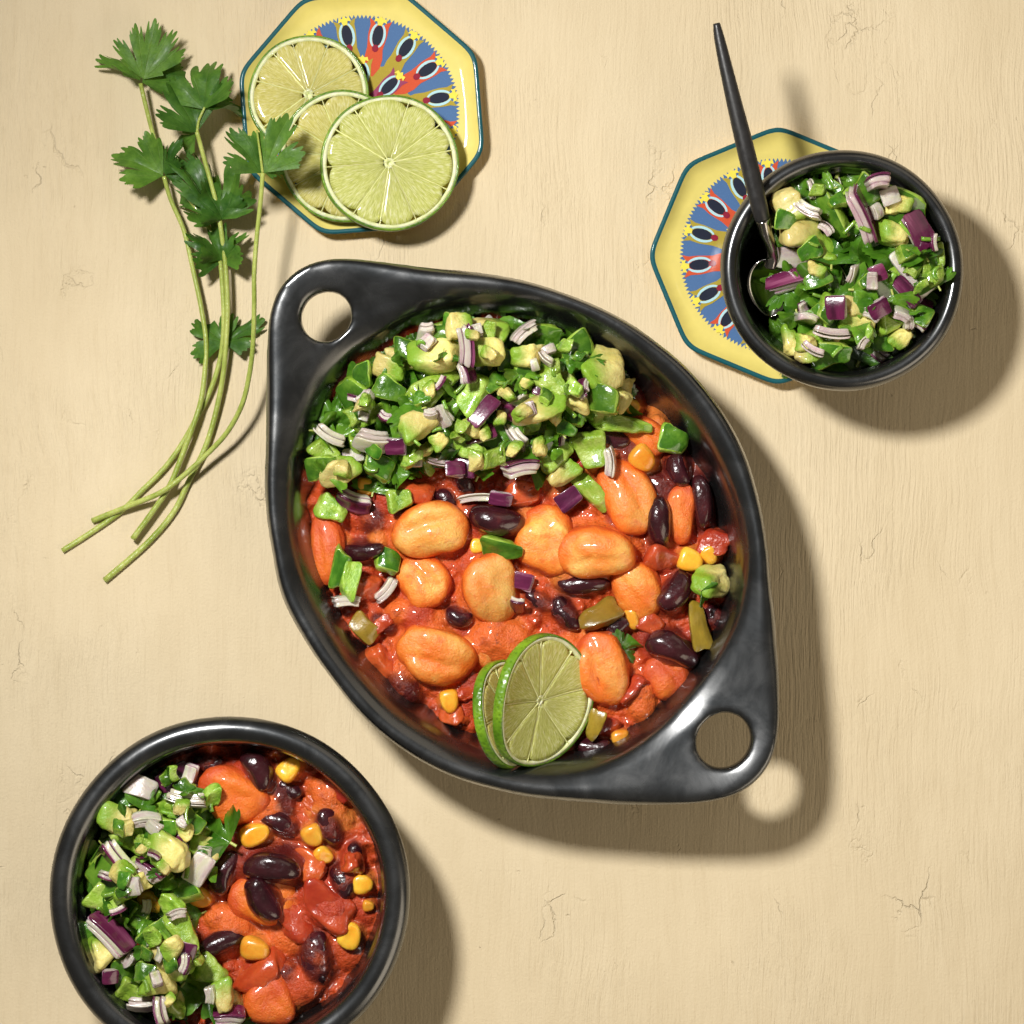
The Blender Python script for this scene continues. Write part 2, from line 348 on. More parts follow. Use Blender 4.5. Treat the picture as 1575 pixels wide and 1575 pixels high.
# ------------------------------------------------------------------ dish and bowls
def polar_curve(pts, cx, cy, n=720, blur=3.0):
    a = np.array([math.atan2(-(y - cy), x - cx) for x, y in pts]); r = np.array([math.hypot(x - cx, y - cy) for x, y in pts])
    o = np.argsort(a); a = a[o]; r = r[o]
    th = np.linspace(-math.pi, math.pi, n, endpoint=False)
    aa = np.concatenate([a - 2 * math.pi, a, a + 2 * math.pi]); rr = np.concatenate([r, r, r])
    v = np.interp(th, aa, rr)
    k = np.exp(-0.5 * (np.arange(-40, 41) / (blur * n / 360)) ** 2); k /= k.sum()
    vv = np.concatenate([v[-40:], v, v[:40]]); return th, np.convolve(vv, k, 'valid')
DCX, DCY = 800, 820
OUT = [(412,490),(418,463),(432,435),(454,415),(482,401),(508,396),(537,397),(593,403),(648,410),(696,414),(760,421),(820,433),(860,446),(900,461),(938,478),(976,499),(1014,527),(1052,558),(1084,593),(1105,620),(1131,661),(1152,706),(1163,742),(1173,782),(1181,830),(1187,902),(1196,993),(1199,1060),(1199,1115),(1193,1161),(1168,1201),(1126,1228),(1065,1237),(1004,1239),(912,1236),(852,1232),(801,1226),(751,1214),(700,1199),(680,1190),(629,1162),(578,1124),(537,1082),(509,1045),(483,1011),(457,969),(436,931),(422,886),(419,859),(411,814),(406,771),(407,700),(408,652),(409,589),(411,530)]
INN = [(460,678),(471,633),(491,595),(514,560),(540,538),(578,516),(620,489),(658,476),(696,468),(734,464),(772,464),(820,471),(866,484),(913,502),(951,528),(989,555),(1014,577),(1040,603),(1078,655),(1101,696),(1119,734),(1131,772),(1142,810),(1147,879),(1137,951),(1110,1009),(1065,1070),(1022,1118),(973,1155),(930,1175),(878,1186),(827,1187),(789,1182),(738,1167),(692,1148),(654,1126),(603,1092),(579,1066),(547,1030),(521,994),(502,962),(481,924),(466,890),(456,852),(449,814),(446,763),(451,713)]
TH, RO = polar_curve(OUT, DCX, DCY, blur=2.2); _, RI = polar_curve(INN, DCX, DCY, blur=4.0)
ZD = 0.050
kD = S * (D - ZD) / D
RO = RO * kD; RI = RI * kD
DC = P(DCX, DCY, ZD); DC.z = 0

def split_parts(src_me, masks, names, root, mat):
    """cut one closed skin into parts that keep the shared normals"""
    nv = len(src_me.vertices); co = np.empty(nv * 3); src_me.vertices.foreach_get('co', co); co = co.reshape(-1, 3)
    nn = np.empty(nv * 3); src_me.vertex_normals.foreach_get('vector', nn); nn = nn.reshape(-1, 3)
    polys = [tuple(p.vertices) for p in src_me.polygons]
    cen = np.array([co[list(p)].mean(0) for p in polys]); done = np.zeros(len(polys), bool); out = []
    for mk, nm in zip(masks, names):
        sel = mk(cen) & ~done; done |= sel
        ids = np.nonzero(sel)[0]; used = {}; fs = []
        for i in ids: fs.append(tuple(used.setdefault(v, len(used)) for v in polys[i]))
        vs = list(used.keys()); me = mesh(nm, co[vs], fs)
        me.normals_split_custom_set_from_vertices([tuple(n) for n in nn[vs]])
        out.append(obj(nm, me, mat, root))
    return out

def lathe(profiles, th):
    """profiles: list of (r array, z array) rings over th; closed with centre fans at both ends"""
    n = len(th); V = []; F = []
    for r, z in profiles:
        r = np.broadcast_to(r, n); z = np.broadcast_to(z, n)
        V += list(zip(r * np.cos(th), r * np.sin(th), z))
    k = len(profiles)
    for j in range(k - 1):
        for i in range(n):
            i2 = (i + 1) % n; F.append((j * n + i, j * n + i2, (j + 1) * n + i2, (j + 1) * n + i))
    a = len(V); V.append((0, 0, float(np.mean(profiles[0][1])))); V.append((0, 0, float(np.mean(profiles[-1][1]))))
    for i in range(n):
        i2 = (i + 1) % n; F.append((a, i2, i)); F.append((a + 1, (k - 1) * n + i, (k - 1) * n + i2))
    return V, F

def evaluated(o):
    dg = bpy.context.evaluated_depsgraph_get(); dg.update()
    return bpy.data.meshes.new_from_object(o.evaluated_get(dg), depsgraph=dg)

def build_dish():
    sub = slice(0, 720, 2); th = TH[sub]; ro = RO[sub]; ri = RI[sub]
    wd = ro - ri; hw = np.clip((wd - 0.012) / 0.034, 0, 1); hw = hw * hw * (3 - 2 * hw)       # 0 on the plain rim, 1 on the handles
    kk = np.exp(-0.5 * (np.arange(-24, 25) / 7.0) ** 2); kk /= kk.sum(); hw = np.convolve(np.concatenate([hw[-24:], hw, hw[:24]]), kk, 'valid')
    rb = ri + np.minimum(wd, 0.0115)
    zin = 0.0500 - 0.0050 * hw; zout = 0.0500 + 0.0055 * hw
    pr = []
    mm = 0.001
    pr += [(ri * 0.35, 8 * mm), (ri * 0.70, 8 * mm), (ri - 23 * mm, 9.5 * mm), (ri - 16 * mm, 13 * mm), (ri - 10 * mm, 20 * mm), (ri - 6 * mm, 29 * mm), (ri - 3.2 * mm, zin - 9 * mm), (ri - 1.1 * mm, zin - 4 * mm)]
    t0 = ri + 0.4 * mm
    pr += [(t0, zin - 1.6 * mm)]
    for t in (0.16, 0.3, 0.45, 0.6, 0.74, 0.86):
        dome = (1 - hw) * (0.0030 * math.sin(math.pi * t ** 1.5)) + hw * (-0.0012) * math.sin(math.pi * t)
        pr.append((t0 + (ro - t0) * t, zin - 0.0002 + (zout - zin) * t + dome))
    pr += [(ro - 1.1 * mm, zout - 0.9 * mm), (ro, zout - 4.2 * mm), (ro - 0.9 * mm, zout - 8 * mm), (ro - 3.2 * mm, zout - 10.5 * mm)]
    mid = np.maximum(ro - 8 * mm, rb - 4 * mm) * hw + (rb - 4 * mm) * (1 - hw)
    pr += [(mid, zout - 12 * mm - 2 * mm * (1 - hw)), (rb - 6 * mm, 32 * mm), (rb - 9 * mm, 22 * mm), (rb - 15 * mm, 10 * mm), (rb - 22 * mm, 2 * mm), (rb - 30 * mm, 0.3 * mm), (ri * 0.3, 0.3 * mm)]
    V, F = lathe(pr, th)
    me = mesh('dish_raw', V, F); o = obj('dish_raw', me)
    bm = bmesh.new(); bm.from_mesh(me); bmesh.ops.recalc_face_normals(bm, faces=bm.faces); bm.to_mesh(me); bm.free()
    cutters = []
    for px, py, a, b, rot in ((501, 486, 40, 37, 45), (1114, 1140, 44, 40, 50)):
        c = P(px, py, 0.051) - DC; V2 = []; n = 64
        for zz in (0.02, 0.09):
            for i in range(n):
                q = 2 * math.pi * i / n; x, y = a * kD * math.cos(q), b * kD * math.sin(q); r_ = math.radians(rot)
                V2.append((c.x + x * math.cos(r_) - y * math.sin(r_), c.y + x * math.sin(r_) + y * math.cos(r_), zz))
        F2 = [tuple(range(n))[::-1], tuple(range(n, 2 * n))] + [(i, (i + 1) % n, n + (i + 1) % n, n + i) for i in range(n)]
        cme = mesh('cut', V2, F2, smooth=False); co_ = obj('cut', cme); cutters.append(co_)
        md = o.modifiers.new('b', 'BOOLEAN'); md.operation = 'DIFFERENCE'; md.object = co_; md.solver = 'EXACT'
    rm = o.modifiers.new('r', 'REMESH'); rm.mode = 'VOXEL'; rm.voxel_size = 0.0010
    sm = o.modifiers.new('s', 'SMOOTH'); sm.factor = 0.5; sm.iterations = 14
    me2 = evaluated(o)
    nv = len(me2.vertices); co = np.empty(nv * 3); me2.vertices.foreach_get('co', co); co = co.reshape(-1, 3)
    co[:, 2] += (fbm(co[:, 0] * 24, co[:, 1] * 24, 4, 2) * 0.0017) * np.clip((co[:, 2] - 0.03) / 0.015, 0, 1)      # hand-shaped unevenness
    me2.vertices.foreach_set('co', co.ravel()); me2.update(); me2.shade_smooth()
    for c in cutters: bpy.data.objects.remove(c)
    bpy.data.objects.remove(o)
    root = empty('baking_dish', DC)
    tag(root, 'black oval clay baking dish with two pierced handles, filled with bean chili', 'baking dish')
    th_h = [math.atan2(-(488 - DCY), 501 - DCX), math.atan2(-(1141 - DCY), 1114 - DCX)]
    def hm(ang):
        def f(c):
            a = np.arctan2(c[:, 1], c[:, 0]); r = np.hypot(c[:, 0], c[:, 1])
            da = np.abs((a - ang + np.pi) % (2 * np.pi) - np.pi)
            return (da < 0.42) & (r > np.interp(a, TH, RI) + 0.0105) & (c[:, 2] > 0.030)
        return f
    split_parts(me2, [hm(th_h[0]), hm(th_h[1]), lambda c: np.ones(len(c), bool)], ['handle', 'handle', 'body'], root, M['clay'])
build_dish()

def build_bowl(name, px, py, rpx, zr, base, wall_px, depth, label, seed):
    z = base + zr; c = P(px, py, z); c.z = base
    R = rpx * S * (D - z) / D; W = wall_px * S
    th = np.linspace(-math.pi, math.pi, 192, endpoint=False)
    wob = 1 + 0.006 * np.sin(2 * th + seed) + 0.004 * np.sin(3 * th + seed * 2) + 0.002 * np.sin(7 * th)
    zw = 0.0006 * np.sin(2 * th + seed * 1.7)
    mm = 0.001; fl = zr - depth
    pr = [(R * 0.2, fl), (R * 0.5, fl + 0.5 * mm), (R * 0.68, fl + 4 * mm), (R - W - 5 * mm, fl + 0.36 * depth), (R - W - 1.4 * mm, fl + 0.6 * depth), (R - W - 0.6 * mm, zr - 8 * mm)]
    rim = []
    for k in range(13):                                            # round lip
        a = math.pi * 1.12 * (1 - k / 12.0) - 0.10
        rim.append((R - W / 2 + W / 2 * math.cos(a), zr - 5.2 * mm + 5.2 * mm * math.sin(a)))
    nb = len(pr)
    pr += rim
    pr += [(R - 0.8 * mm, zr - 9 * mm), (R - 1.4 * mm, zr * 0.66), (R - 5 * mm, zr * 0.42), (R - 13 * mm, zr * 0.17), (R * 0.62, 1.5 * mm), (R * 0.58, 0.2 * mm), (R * 0.2, 0.2 * mm)]
    prof = [(r * wob, zz + (zw if zz > zr * 0.3 else 0)) for r, zz in pr]
    V, F = lathe(prof, th)
    me = mesh(name, V, F)
    bm = bmesh.new(); bm.from_mesh(me); bmesh.ops.recalc_face_normals(bm, faces=bm.faces); bm.to_mesh(me); bm.free(); me.update()
    root = empty(name, c); tag(root, label, 'bowl')
    zc = zr - 8.5 * mm
    split_parts(me, [lambda q: (q[:, 2] > zc), lambda q: np.ones(len(q), bool)], ['rim', 'body'], root, M['clay'])
    return c, R, W
BIG = build_bowl('serving_bowl', 351, 1379, 277, 0.058, 0.0, 39, 0.050, 'large round black clay bowl holding chili on one side and salsa on the other', 1.0)
SML = build_bowl('salsa_bowl', 1298, 414.5, 187, 0.048, 0.006, 27, 0.041, 'small black clay bowl of green salsa standing on a yellow plate', 2.3)

# ------------------------------------------------------------------ plates
def octagon_r(th, th0):
    a = (th - th0) % (math.pi / 4) - math.pi / 8
    r = math.cos(math.pi / 8) / np.cos(a)
    n = len(th); k = np.exp(-0.5 * (np.arange(-20, 21) / (3.8 * n / 360)) ** 2); k /= k.sum()
    return np.convolve(np.concatenate([r[-20:], r, r[:20]]), k, 'valid')
def motif_mesh(name, body_mat, inner=False):
    """one printed bird-like drop: body, navy oval between pale crescents, yellow tip, crimson dot. +y points outward, px units"""
    V = []; F = []; Mi = []
    mats = [body_mat, M['p_navy'], M['p_pale'], M['p_tip'], M['p_crim']]
    def poly(pts, z, m):
        b = len(V); V.extend([(x * S, y * S, z * 0.00004) for x, y in pts]); F.append(tuple(range(b, b + len(pts)))); Mi.append(m)
    k = 0.92 if inner else 1.0
    body = [(-5, 58), (6, 58), (15, 72), (17, 86), (14, 100), (17, 122), (17, 136), (21, 146), (12, 142), (8, 138), (-8, 138), (-12, 142), (-21, 146), (-17, 136), (-18, 122), (-15, 100), (-16, 86), (-13, 72)]
    off = -62 if inner else 0
    T = lambda pts: [(x * k * 0.84, (y + off)) for x, y in pts]
    if inner: body = [(x, y if y > 95 else 95 - (95 - y) * 0.7) for x, y in body]
    poly(T(body), 3, 0)
    E = lambda cx, cy, a, b, t0, t1, n: [(cx + a * math.cos(t0 + (t1 - t0) * i / n), cy + b * math.sin(t0 + (t1 - t0) * i / n)) for i in range(n + 1)]
    poly(T(E(0, 121, 9.5, 16, 0, 2 * math.pi, 20)[:-1]), 5, 1)
    for sg in (1, -1):
        o_ = E(0, 121, 14.5, 20, -1.15, 1.15, 10); i_ = E(0, 121, 9.8, 17.5, -1.15, 1.15, 10)
        pts = o_ + i_[::-1]; pts = [(sg * x, y) for x, y in pts]
        for q in range(10):
            quad = [pts[q], pts[q + 1], pts[21 - q - 1], pts[21 - q]]
            poly(T(quad if sg > 0 else quad[::-1]), 6, 2)
    poly(T([(-4, 137), (4, 137), (6, 143), (12, 141), (10, 148), (4, 147), (0, 151), (-4, 147), (-10, 148), (-12, 141), (-6, 143)]), 7, 3)
    poly(T(E(0, 101, 6, 6, 0, 2 * math.pi, 8)[:-1]), 8, 4)
    me = mesh(name, V, F, smooth=False)
    for mt in mats: me.materials.append(mt)
    me.polygons.foreach_set('material_index', Mi)
    return me
MOT = [motif_mesh('motif', M['p_red']), motif_mesh('motif', M['p_olive']), motif_mesh('motif', M['p_olive'], True), motif_mesh('motif', M['p_plum'], True)]
def build_plate(px, py, rpx, rot, label):
    zr = 0.009; c = P(px, py, zr); c.z = 0; R = rpx * S * (D - zr) / D
    th = np.linspace(-math.pi, math.pi, 360, endpoint=False); o = octagon_r(th, math.radians(rot)); circ = np.full_like(o, math.cos(math.pi / 8))
    f = lambda s, m=1.0: R * s * (o * m + circ * (1 - m))
    mm = 0.001
    top = [(f(0.3, 0), 6 * mm), (f(0.6, 0), 6 * mm), (f(0.86, 0.4), 6.05 * mm), (f(0.90, 0.8), 6.5 * mm), (f(0.935), 7.6 * mm), (f(0.962), 8.6 * mm)]
    strp = [(f(0.962), 8.6 * mm), (f(0.980), 9.0 * mm), (f(0.994), 8.8 * mm), (f(1.0), 8.1 * mm), (f(0.998), 7.0 * mm)]
    bot = [(f(0.998), 7.0 * mm), (f(0.985), 5.6 * mm), (f(0.92), 3.0 * mm), (f(0.80), 1.4 * mm), (f(0.74), 0.2 * mm), (f(0.3, 0), 0.2 * mm)]
    root = empty('octagonal_plate', c); tag(root, label, 'plate', 'yellow octagonal plates')
    n = len(th)
    def band(pr, nm, mt, cap=None):
        V = []; F = []
        for r, z in pr: V += list(zip(r * np.cos(th), r * np.sin(th), np.full(n, z)))
        for j in range(len(pr) - 1):
            for i in range(n): F.append((j * n + i, j * n + (i + 1) % n, (j + 1) * n + (i + 1) % n, (j + 1) * n + i)[::-1])
        if cap == 'first': F.append(tuple(range(n)))
        if cap == 'last': F.append(tuple((len(pr) - 1) * n + i for i in range(n))[::-1])
        return obj(nm, mesh(nm, V, F), mt, root)
    band(top, 'plate_face', M['yellow'], 'first'); band(strp, 'rim_stripe', M['teal']); band(bot, 'foot', M['yellow'], 'last')
    # serrated blue medallion with its ring of drops
    kk = (D - 0.006) / D
    nt = 150; V = [(0, 0, 0)]
    for i in range(nt * 2):
        a = math.pi * i / nt; r = (151 if i % 2 else 145) * S * kk; V.append((r * math.cos(a), r * math.sin(a), 0))
    F = [(0, 1 + i, 1 + (i + 1) % (nt * 2)) for i in range(nt * 2)]
    med = obj('medallion', mesh('medallion', V, F, smooth=False), M['p_blue'], root, (0, 0, 0.00612))
    V = [(76 * S * math.cos(2 * math.pi * i / 96) * (1 + 0.05 * (i % 2)), 76 * S * math.sin(2 * math.pi * i / 96) * (1 + 0.05 * (i % 2)), 0) for i in range(96)]
    obj('inner_field', mesh('inner_field', V, [tuple(range(96))], smooth=False), M['p_olive'], med, (0, 0, 0.00008))
    V = [(34 * S * math.cos(2 * math.pi * i / 48), 34 * S * math.sin(2 * math.pi * i / 48), 0) for i in range(48)]
    obj('center_dot', mesh('center_dot', V, [tuple(range(48))], smooth=False), M['p_red'], med, (0, 0, 0.00011))
    r0 = math.radians(rot)
    for i in range(16):
        m_ = obj('motif', MOT[i % 2], None, med, (0, 0, 0.00003 * (i % 2))); m_.rotation_euler = (0, 0, r0 + 0.11 + i * math.pi / 8); m_.scale = (kk, kk, 1)
    for i in range(8):
        m_ = obj('motif', MOT[2 + i % 2], None, med, (0, 0, 0.00012)); m_.rotation_euler = (0, 0, r0 + 0.30 + i * math.pi / 4); m_.scale = (kk, kk, 1)
build_plate(556, 172, 199, -18, 'yellow octagonal plate with blue patterned centre holding three lime slices')
build_plate(1197, 393, 201, 0, 'yellow octagonal plate with blue patterned centre under the small salsa bowl')

# ------------------------------------------------------------------ food meshes
def cube_grid(n):
    V = {}; F = []; tagf = []
    def vid(p):
        k = (round(p[0], 5), round(p[1], 5), round(p[2], 5)); return V.setdefault(k, len(V))
    for ax in range(3):
        for sg in (-1, 1):
            for i in range(n):
                for j in range(n):
                    q = []
                    for di, dj in ((0, 0), (1, 0), (1, 1), (0, 1)):
                        p = [0, 0, 0]; p[ax] = sg; p[(ax + 1) % 3] = -1 + 2 * (i + di) / n; p[(ax + 2) % 3] = -1 + 2 * (j + dj) / n
                        q.append(vid(p))
                    F.append(tuple(q if sg > 0 else q[::-1])); tagf.append((ax, sg))
    return np.array(list(V.keys())), F, tagf
CG = {n: cube_grid(n) for n in (6, 8, 10)}
def noise3(p, s, seed):
    return vnoise(p[:, 0] * s + p[:, 2] * s * 0.7, p[:, 1] * s - p[:, 2] * s * 0.6, seed) - 0.5
def rbox(dims, pw, seed, rough, n=8, taper=0.15, skew=0.15):
    r = random.Random(seed)
    v, F, tg = CG[n]
    v = np.sign(v) * np.abs(v) ** 0.8                             # crowd loops to the edges
    nrm = (np.abs(v) ** pw).sum(1) ** (1 / pw); v = v / nrm[:, None]
    p = v * np.array(dims) / 2
    L = max(dims)
    for ax in range(3):
        o1 = (ax + 1) % 3
        p[:, o1] *= 1 + r.uniform(-taper, taper) * v[:, ax]
        p[:, o1] += r.uniform(-skew, skew) * v[:, ax] * dims[ax] * 0.5
    d = noise3(p / L, 2.2, seed) * rough * L + noise3(p / L, 6, seed + 5) * rough * 0.4 * L
    p = p + v * d[:, None]
    return p, F, tg
def bend_x(p, R):
    a = p[:, 0] / R; q = p.copy(); q[:, 0] = (R + p[:, 2]) * np.sin(a); q[:, 2] = (R + p[:, 2]) * np.cos(a) - R; return q
def sub_mesh(p, F, keep):
    u = {}; fs = [tuple(u.setdefault(i, len(u)) for i in F[k]) for k in keep]; return p[list(u.keys())], fs
VAR = {}
def make_pepper(seed, cooked=False):
    r = random.Random(seed)
    p, F, tg = rbox((0.0105, 0.009, r.uniform(0.0042, 0.0056)), 6, seed, 0.13, 8, 0.32, 0.35)
    p = bend_x(p, r.uniform(0.009, 0.02))
    top = [i for i, t in enumerate(tg) if t == (2, 1)]; rest = [i for i, t in enumerate(tg) if t != (2, 1)]
    a = mesh('pepper_flesh', *sub_mesh(p, F, rest)); b = mesh('pepper_skin', *sub_mesh(p, F, top))
    a.materials.append(M['pepper_cooked' if cooked else 'pepper_flesh']); b.materials.append(M['pepper_cooked' if cooked else 'pepper_skin'])
    return p, [(None, a), ('skin', b)]
def make_avocado(seed):
    r = random.Random(seed)
    p, F, tg = rbox((0.0105, 0.0095, r.uniform(0.007, 0.009)), 4.2, seed, 0.20, 10, 0.32, 0.35)
    a = mesh('avocado', p, F); a.materials.append(M['avocado']); return p, [(None, a)]
def make_onion(seed):
    r = random.Random(seed); nl = r.choice((3, 3, 5, 5)); R = r.uniform(0.011, 0.026)
    L = 0.0105; Wd = 0.0085; z = 0; allp = []; ps = []; fs = []; parts = []
    for k in range(nl):
        th = (0.0008 if k == nl - 1 else r.uniform(0.0014, 0.0021)) if k % 2 == 0 else 0.0003
        p, F, tg = rbox((L * r.uniform(0.95, 1) * (1 if k % 2 == 0 else 0.985), Wd * r.uniform(0.95, 1) * (1 if k % 2 == 0 else 0.985), th), 9 if k % 2 == 0 else 16, seed * 7 + k // 2, 0.035 if k % 2 == 0 else 0, 6, 0.12, 0.08)
        p[:, 0] += r.uniform(-0.0002, 0.0002); p[:, 2] += z + th / 2; z += th - (0.00012 if k % 2 == 0 else 0.00002)
        p = bend_x(p, R); allp.append(p)
        if k == nl - 1:
            me = mesh('onion_skin', p, F); me.materials.append(M['onion_purple']); parts.append(('skin', me))
        elif k % 2 == 1:
            me = mesh('onion_layer', p, F); me.materials.append(M['onion_lilac']); parts.append(('layer', me))
        else:
            b = sum(len(q) for q in ps); ps.append(p); fs += [tuple(i + b for i in f) for f in F]
    me = mesh('onion_flesh', np.concatenate(ps), fs); me.materials.append(M['onion_pale'])
    allp = np.concatenate(allp); sh = np.array([0, 0, z / 2])
    for m_ in [me] + [q[1] for q in parts]:
        for v in m_.vertices: v.co.z -= z / 2
    return allp - sh, [(None, me)] + parts
def make_onion_pale(seed):
    p, parts = make_onion(seed)
    for nm, me in parts:
        if nm == 'skin': me.materials[0] = M['onion_pale']
        if nm == 'layer': me.materials[0] = M['onion_grey']
    return p, [(('layer' if nm == 'skin' else nm), me) for nm, me in parts]
def ellipsoid(dims, nu=28, nv=16):
    V = []; F = []
    for j in range(nv + 1):
        a = math.pi * j / nv
        for i in range(nu):
            b = 2 * math.pi * i / nu; V.append((math.sin(a) * math.cos(b), math.sin(a) * math.sin(b), math.cos(a)))
    for j in range(nv):
        for i in range(nu): F.append((j * nu + i, (j + 1) * nu + i, (j + 1) * nu + (i + 1) % nu, j * nu + (i + 1) % nu))
    v = np.array(V); return v, F
def merged(name, p, F):
    me = mesh(name, p, F); bm = bmesh.new(); bm.from_mesh(me); bmesh.ops.remove_doubles(bm, verts=bm.verts, dist=1e-7)
    bm.to_mesh(me); bm.free(); me.shade_smooth(); return me
def make_kidney(seed):
    r = random.Random(seed); v, F = ellipsoid(None)
    p = np.sign(v) * np.abs(v) ** 0.92 * np.array([0.0105, 0.0060, 0.0055])
    p[:, 1] *= 1 + 0.10 * v[:, 0] * r.choice((-1, 1))
    p[:, 1] -= 0.0016 * (1 - v[:, 0] ** 2) * np.clip(v[:, 1], 0, 1) - 0.0012 * v[:, 0] ** 2
    p += v * (noise3(v, 1.6, seed) * 0.0011)[:, None]
    me = merged('kidney_bean', p, F); me.materials.append(M['kidney']); return p, [(None, me)]
def make_butter(seed):
    r = random.Random(seed); v, F = ellipsoid(None, 36, 22)
    p = np.sign(v) * np.abs(v) ** 0.93 * np.array([0.0155, 0.0108, 0.0072])
    p[:, 1] *= 1 + r.uniform(-0.12, 0.12) * v[:, 0]
    p[:, 1] += 0.0016 * v[:, 0] ** 2 * r.choice((-1, 1))
    crease = np.exp(-((v[:, 1] - 0.25 * r.choice((-1, 1)) - 0.15 * v[:, 0]) / 0.16) ** 2) * np.clip(v[:, 2], 0, 1) * (1 - v[:, 0] ** 2)
    p[:, 2] -= crease * r.uniform(0.0008, 0.0020)
    p += v * (noise3(v, 1.5, seed) * 0.0024 + noise3(v, 4.0, seed + 9) * 0.0007)[:, None]
    me = merged('butter_bean', p, F); me.materials.append(M['bean']); return p, [(None, me)]
def make_corn(seed):
    r = random.Random(seed); v, F = ellipsoid(None, 20, 12)
    p = np.sign(v) * np.abs(v) ** 0.75 * np.array([0.0052, 0.0043, 0.0032])
    p[:, 1] *= 1 - 0.28 * v[:, 0]; p[:, 2] *= 1 - 0.2 * v[:, 0]; p[:, 2] -= 0.0007 * np.exp(-(v[:, 1] ** 2 + (v[:, 0] - .2) ** 2) * 5) * (v[:, 2] > 0)
    p += v * (noise3(v, 1.6, seed) * 0.0008)[:, None]
    me = merged('corn_kernel', p, F); me.materials.append(M['corn']); return p, [(None, me)]
def make_tomato(seed):
    p, F, tg = rbox((0.012, 0.010, 0.007), 4, seed, 0.2, 10, 0.3, 0.3)
    a = mesh('tomato', p, F); a.materials.append(M['tomato']); return p, [(None, a)]
def leaf_mesh(seed, mat, crump=0.12, lobes=3, spread=1.55, nphi=66, nr=9, cut=False, teeth=5):
    """a coriander leaflet of unit length: base at the origin, tip along +y, scalloped lobes"""
    r = random.Random(seed); ph = np.linspace(-spread, spread, nphi)
    cs = np.linspace(-spread * 0.70, spread * 0.70, lobes); sp = spread * 1.4 / max(1, lobes - 1)
    R = np.full(nphi, 0.34)
    for c in cs:
        A = (1.0 - 0.16 * abs(c)) * r.uniform(0.90, 1.06); c = c + r.uniform(-0.06, 0.06); wdt = sp * r.uniform(0.50, 0.56)
        q = np.clip(np.abs((ph - c) / wdt), 0, 1)
        L_ = A * (1 - q ** 4) ** 0.5
        L_ = L_ * (1 - 0.17 * np.exp(-((q - 0.40) / 0.09) ** 2))                         # two shallow notches part each lobe again
        L_ = L_ * (0.90 + 0.12 * np.abs(np.sin((ph - c) * (teeth + 2) / wdt * 1.15 + r.uniform(0, 3))) ** 0.7)
        R = np.maximum(R, L_)
    R *= 1 + 0.14 * (vnoise(ph * 1.7, ph * 0 + seed, seed) - 0.5)
    if cut: R = np.minimum(R, 0.66 / np.maximum(0.25, np.cos(ph - r.uniform(-0.8, 0.8))))
    V = []; UV = []; p1, p2, p3 = r.uniform(0, 6), r.uniform(0, 6), r.uniform(0, 6)
    for j in range(nr + 1):
        t = j / nr
        for i in range(nphi):
            rr = R[i] * t; x = rr * math.sin(ph[i]); y = rr * math.cos(ph[i])
            z = crump * (0.9 * math.sin(2.6 * ph[i] + p1) * rr ** 1.6 + 0.5 * math.sin(6.2 * ph[i] + p2) * rr ** 2 + 0.35 * math.sin(8 * y + p3) * rr - 1.1 * y * y + 0.8 * abs(x))
            V.append((x, y, z)); UV.append((i / (nphi - 1), t))
    F = [(j * nphi + i, j * nphi + i + 1, (j + 1) * nphi + i + 1, (j + 1) * nphi + i) for j in range(nr) for i in range(nphi - 1)]
    me = mesh('leaf', V, F); ul = me.uv_layers.new(name='UVMap')
    li = np.empty(len(me.loops), int); me.loops.foreach_get('vertex_index', li)
    ul.data.foreach_set('uv', np.array(UV)[li].ravel()); me.materials.append(mat)
    return np.array(V), me
def make_cilantro(seed):
    r = random.Random(seed)
    V, me = leaf_mesh(seed, M['leaf_wet'], crump=r.uniform(0.30, 0.55), lobes=r.choice((2, 3, 3)), spread=r.uniform(1.2, 1.75), nphi=54, nr=8, cut=r.random() < 0.35, teeth=4)
    sh = np.array([0, 0.5, 0]); k = 0.013
    for v in me.vertices: v.co = (v.co - Vector(sh)) * k
    p = (V - sh) * k
    n = 6; Vt = []; q = np.linspace(0, 1, 6)
    for t in q:
        for i in range(n):
            a = 2 * math.pi * i / n; Vt.append(((0.00045 * math.cos(a)), -0.0065 - 0.0025 * t, 0.00045 * math.sin(a)))
    Ft = [(j * n + i, j * n + (i + 1) % n, (j + 1) * n + (i + 1) % n, (j + 1) * n + i) for j in range(5) for i in range(n)]
    st = mesh('stalk', Vt, Ft); st.materials.append(M['stem'])
    return p, [(None, me), ('stalk', st)]
for k, fn, nvar in (('P', make_pepper, 9), ('A', make_avocado, 8), ('O', make_onion, 9), ('W', make_onion_pale, 6), ('K', make_kidney, 7), ('B', make_butter, 8), ('N', make_corn, 5), ('T', make_tomato, 5), ('C', make_cilantro, 10)):
    VAR[k] = [fn(100 + ord(k) * 3 + i * 13) for i in range(nvar)]
def make_stalk(seed):
    r = random.Random(seed); n = 8; V = []; bend = r.uniform(-0.0012, 0.0012)
    for j in range(7):
        t = j / 6 * 2 - 1
        for i in range(n):
            a = 2 * math.pi * i / n; V.append((t * 0.005, 0.0009 * math.cos(a) + bend * (1 - t * t), 0.0009 * math.sin(a)))
    F = [(j * n + i, j * n + (i + 1) % n, (j + 1) * n + (i + 1) % n, (j + 1) * n + i)[::-1] for j in range(6) for i in range(n)] + [tuple(range(n)), tuple(6 * n + i for i in range(n))[::-1]]
    me = mesh('coriander_stalk', V, F); me.materials.append(M['stalk']); return np.array(V), [(None, me)]
VAR['S'] = [make_stalk(40 + i) for i in range(4)]
def make_cooked(seed):
    r = random.Random(seed); p, F, tg = rbox((0.011, 0.008, 0.0022), 6, seed, 0.09, 8, 0.25, 0.25); p = bend_x(p, r.uniform(0.006, 0.012))
    a = mesh('cooked_onion', p, F); a.materials.append(M['onion_cooked']); return p, [(None, a)]
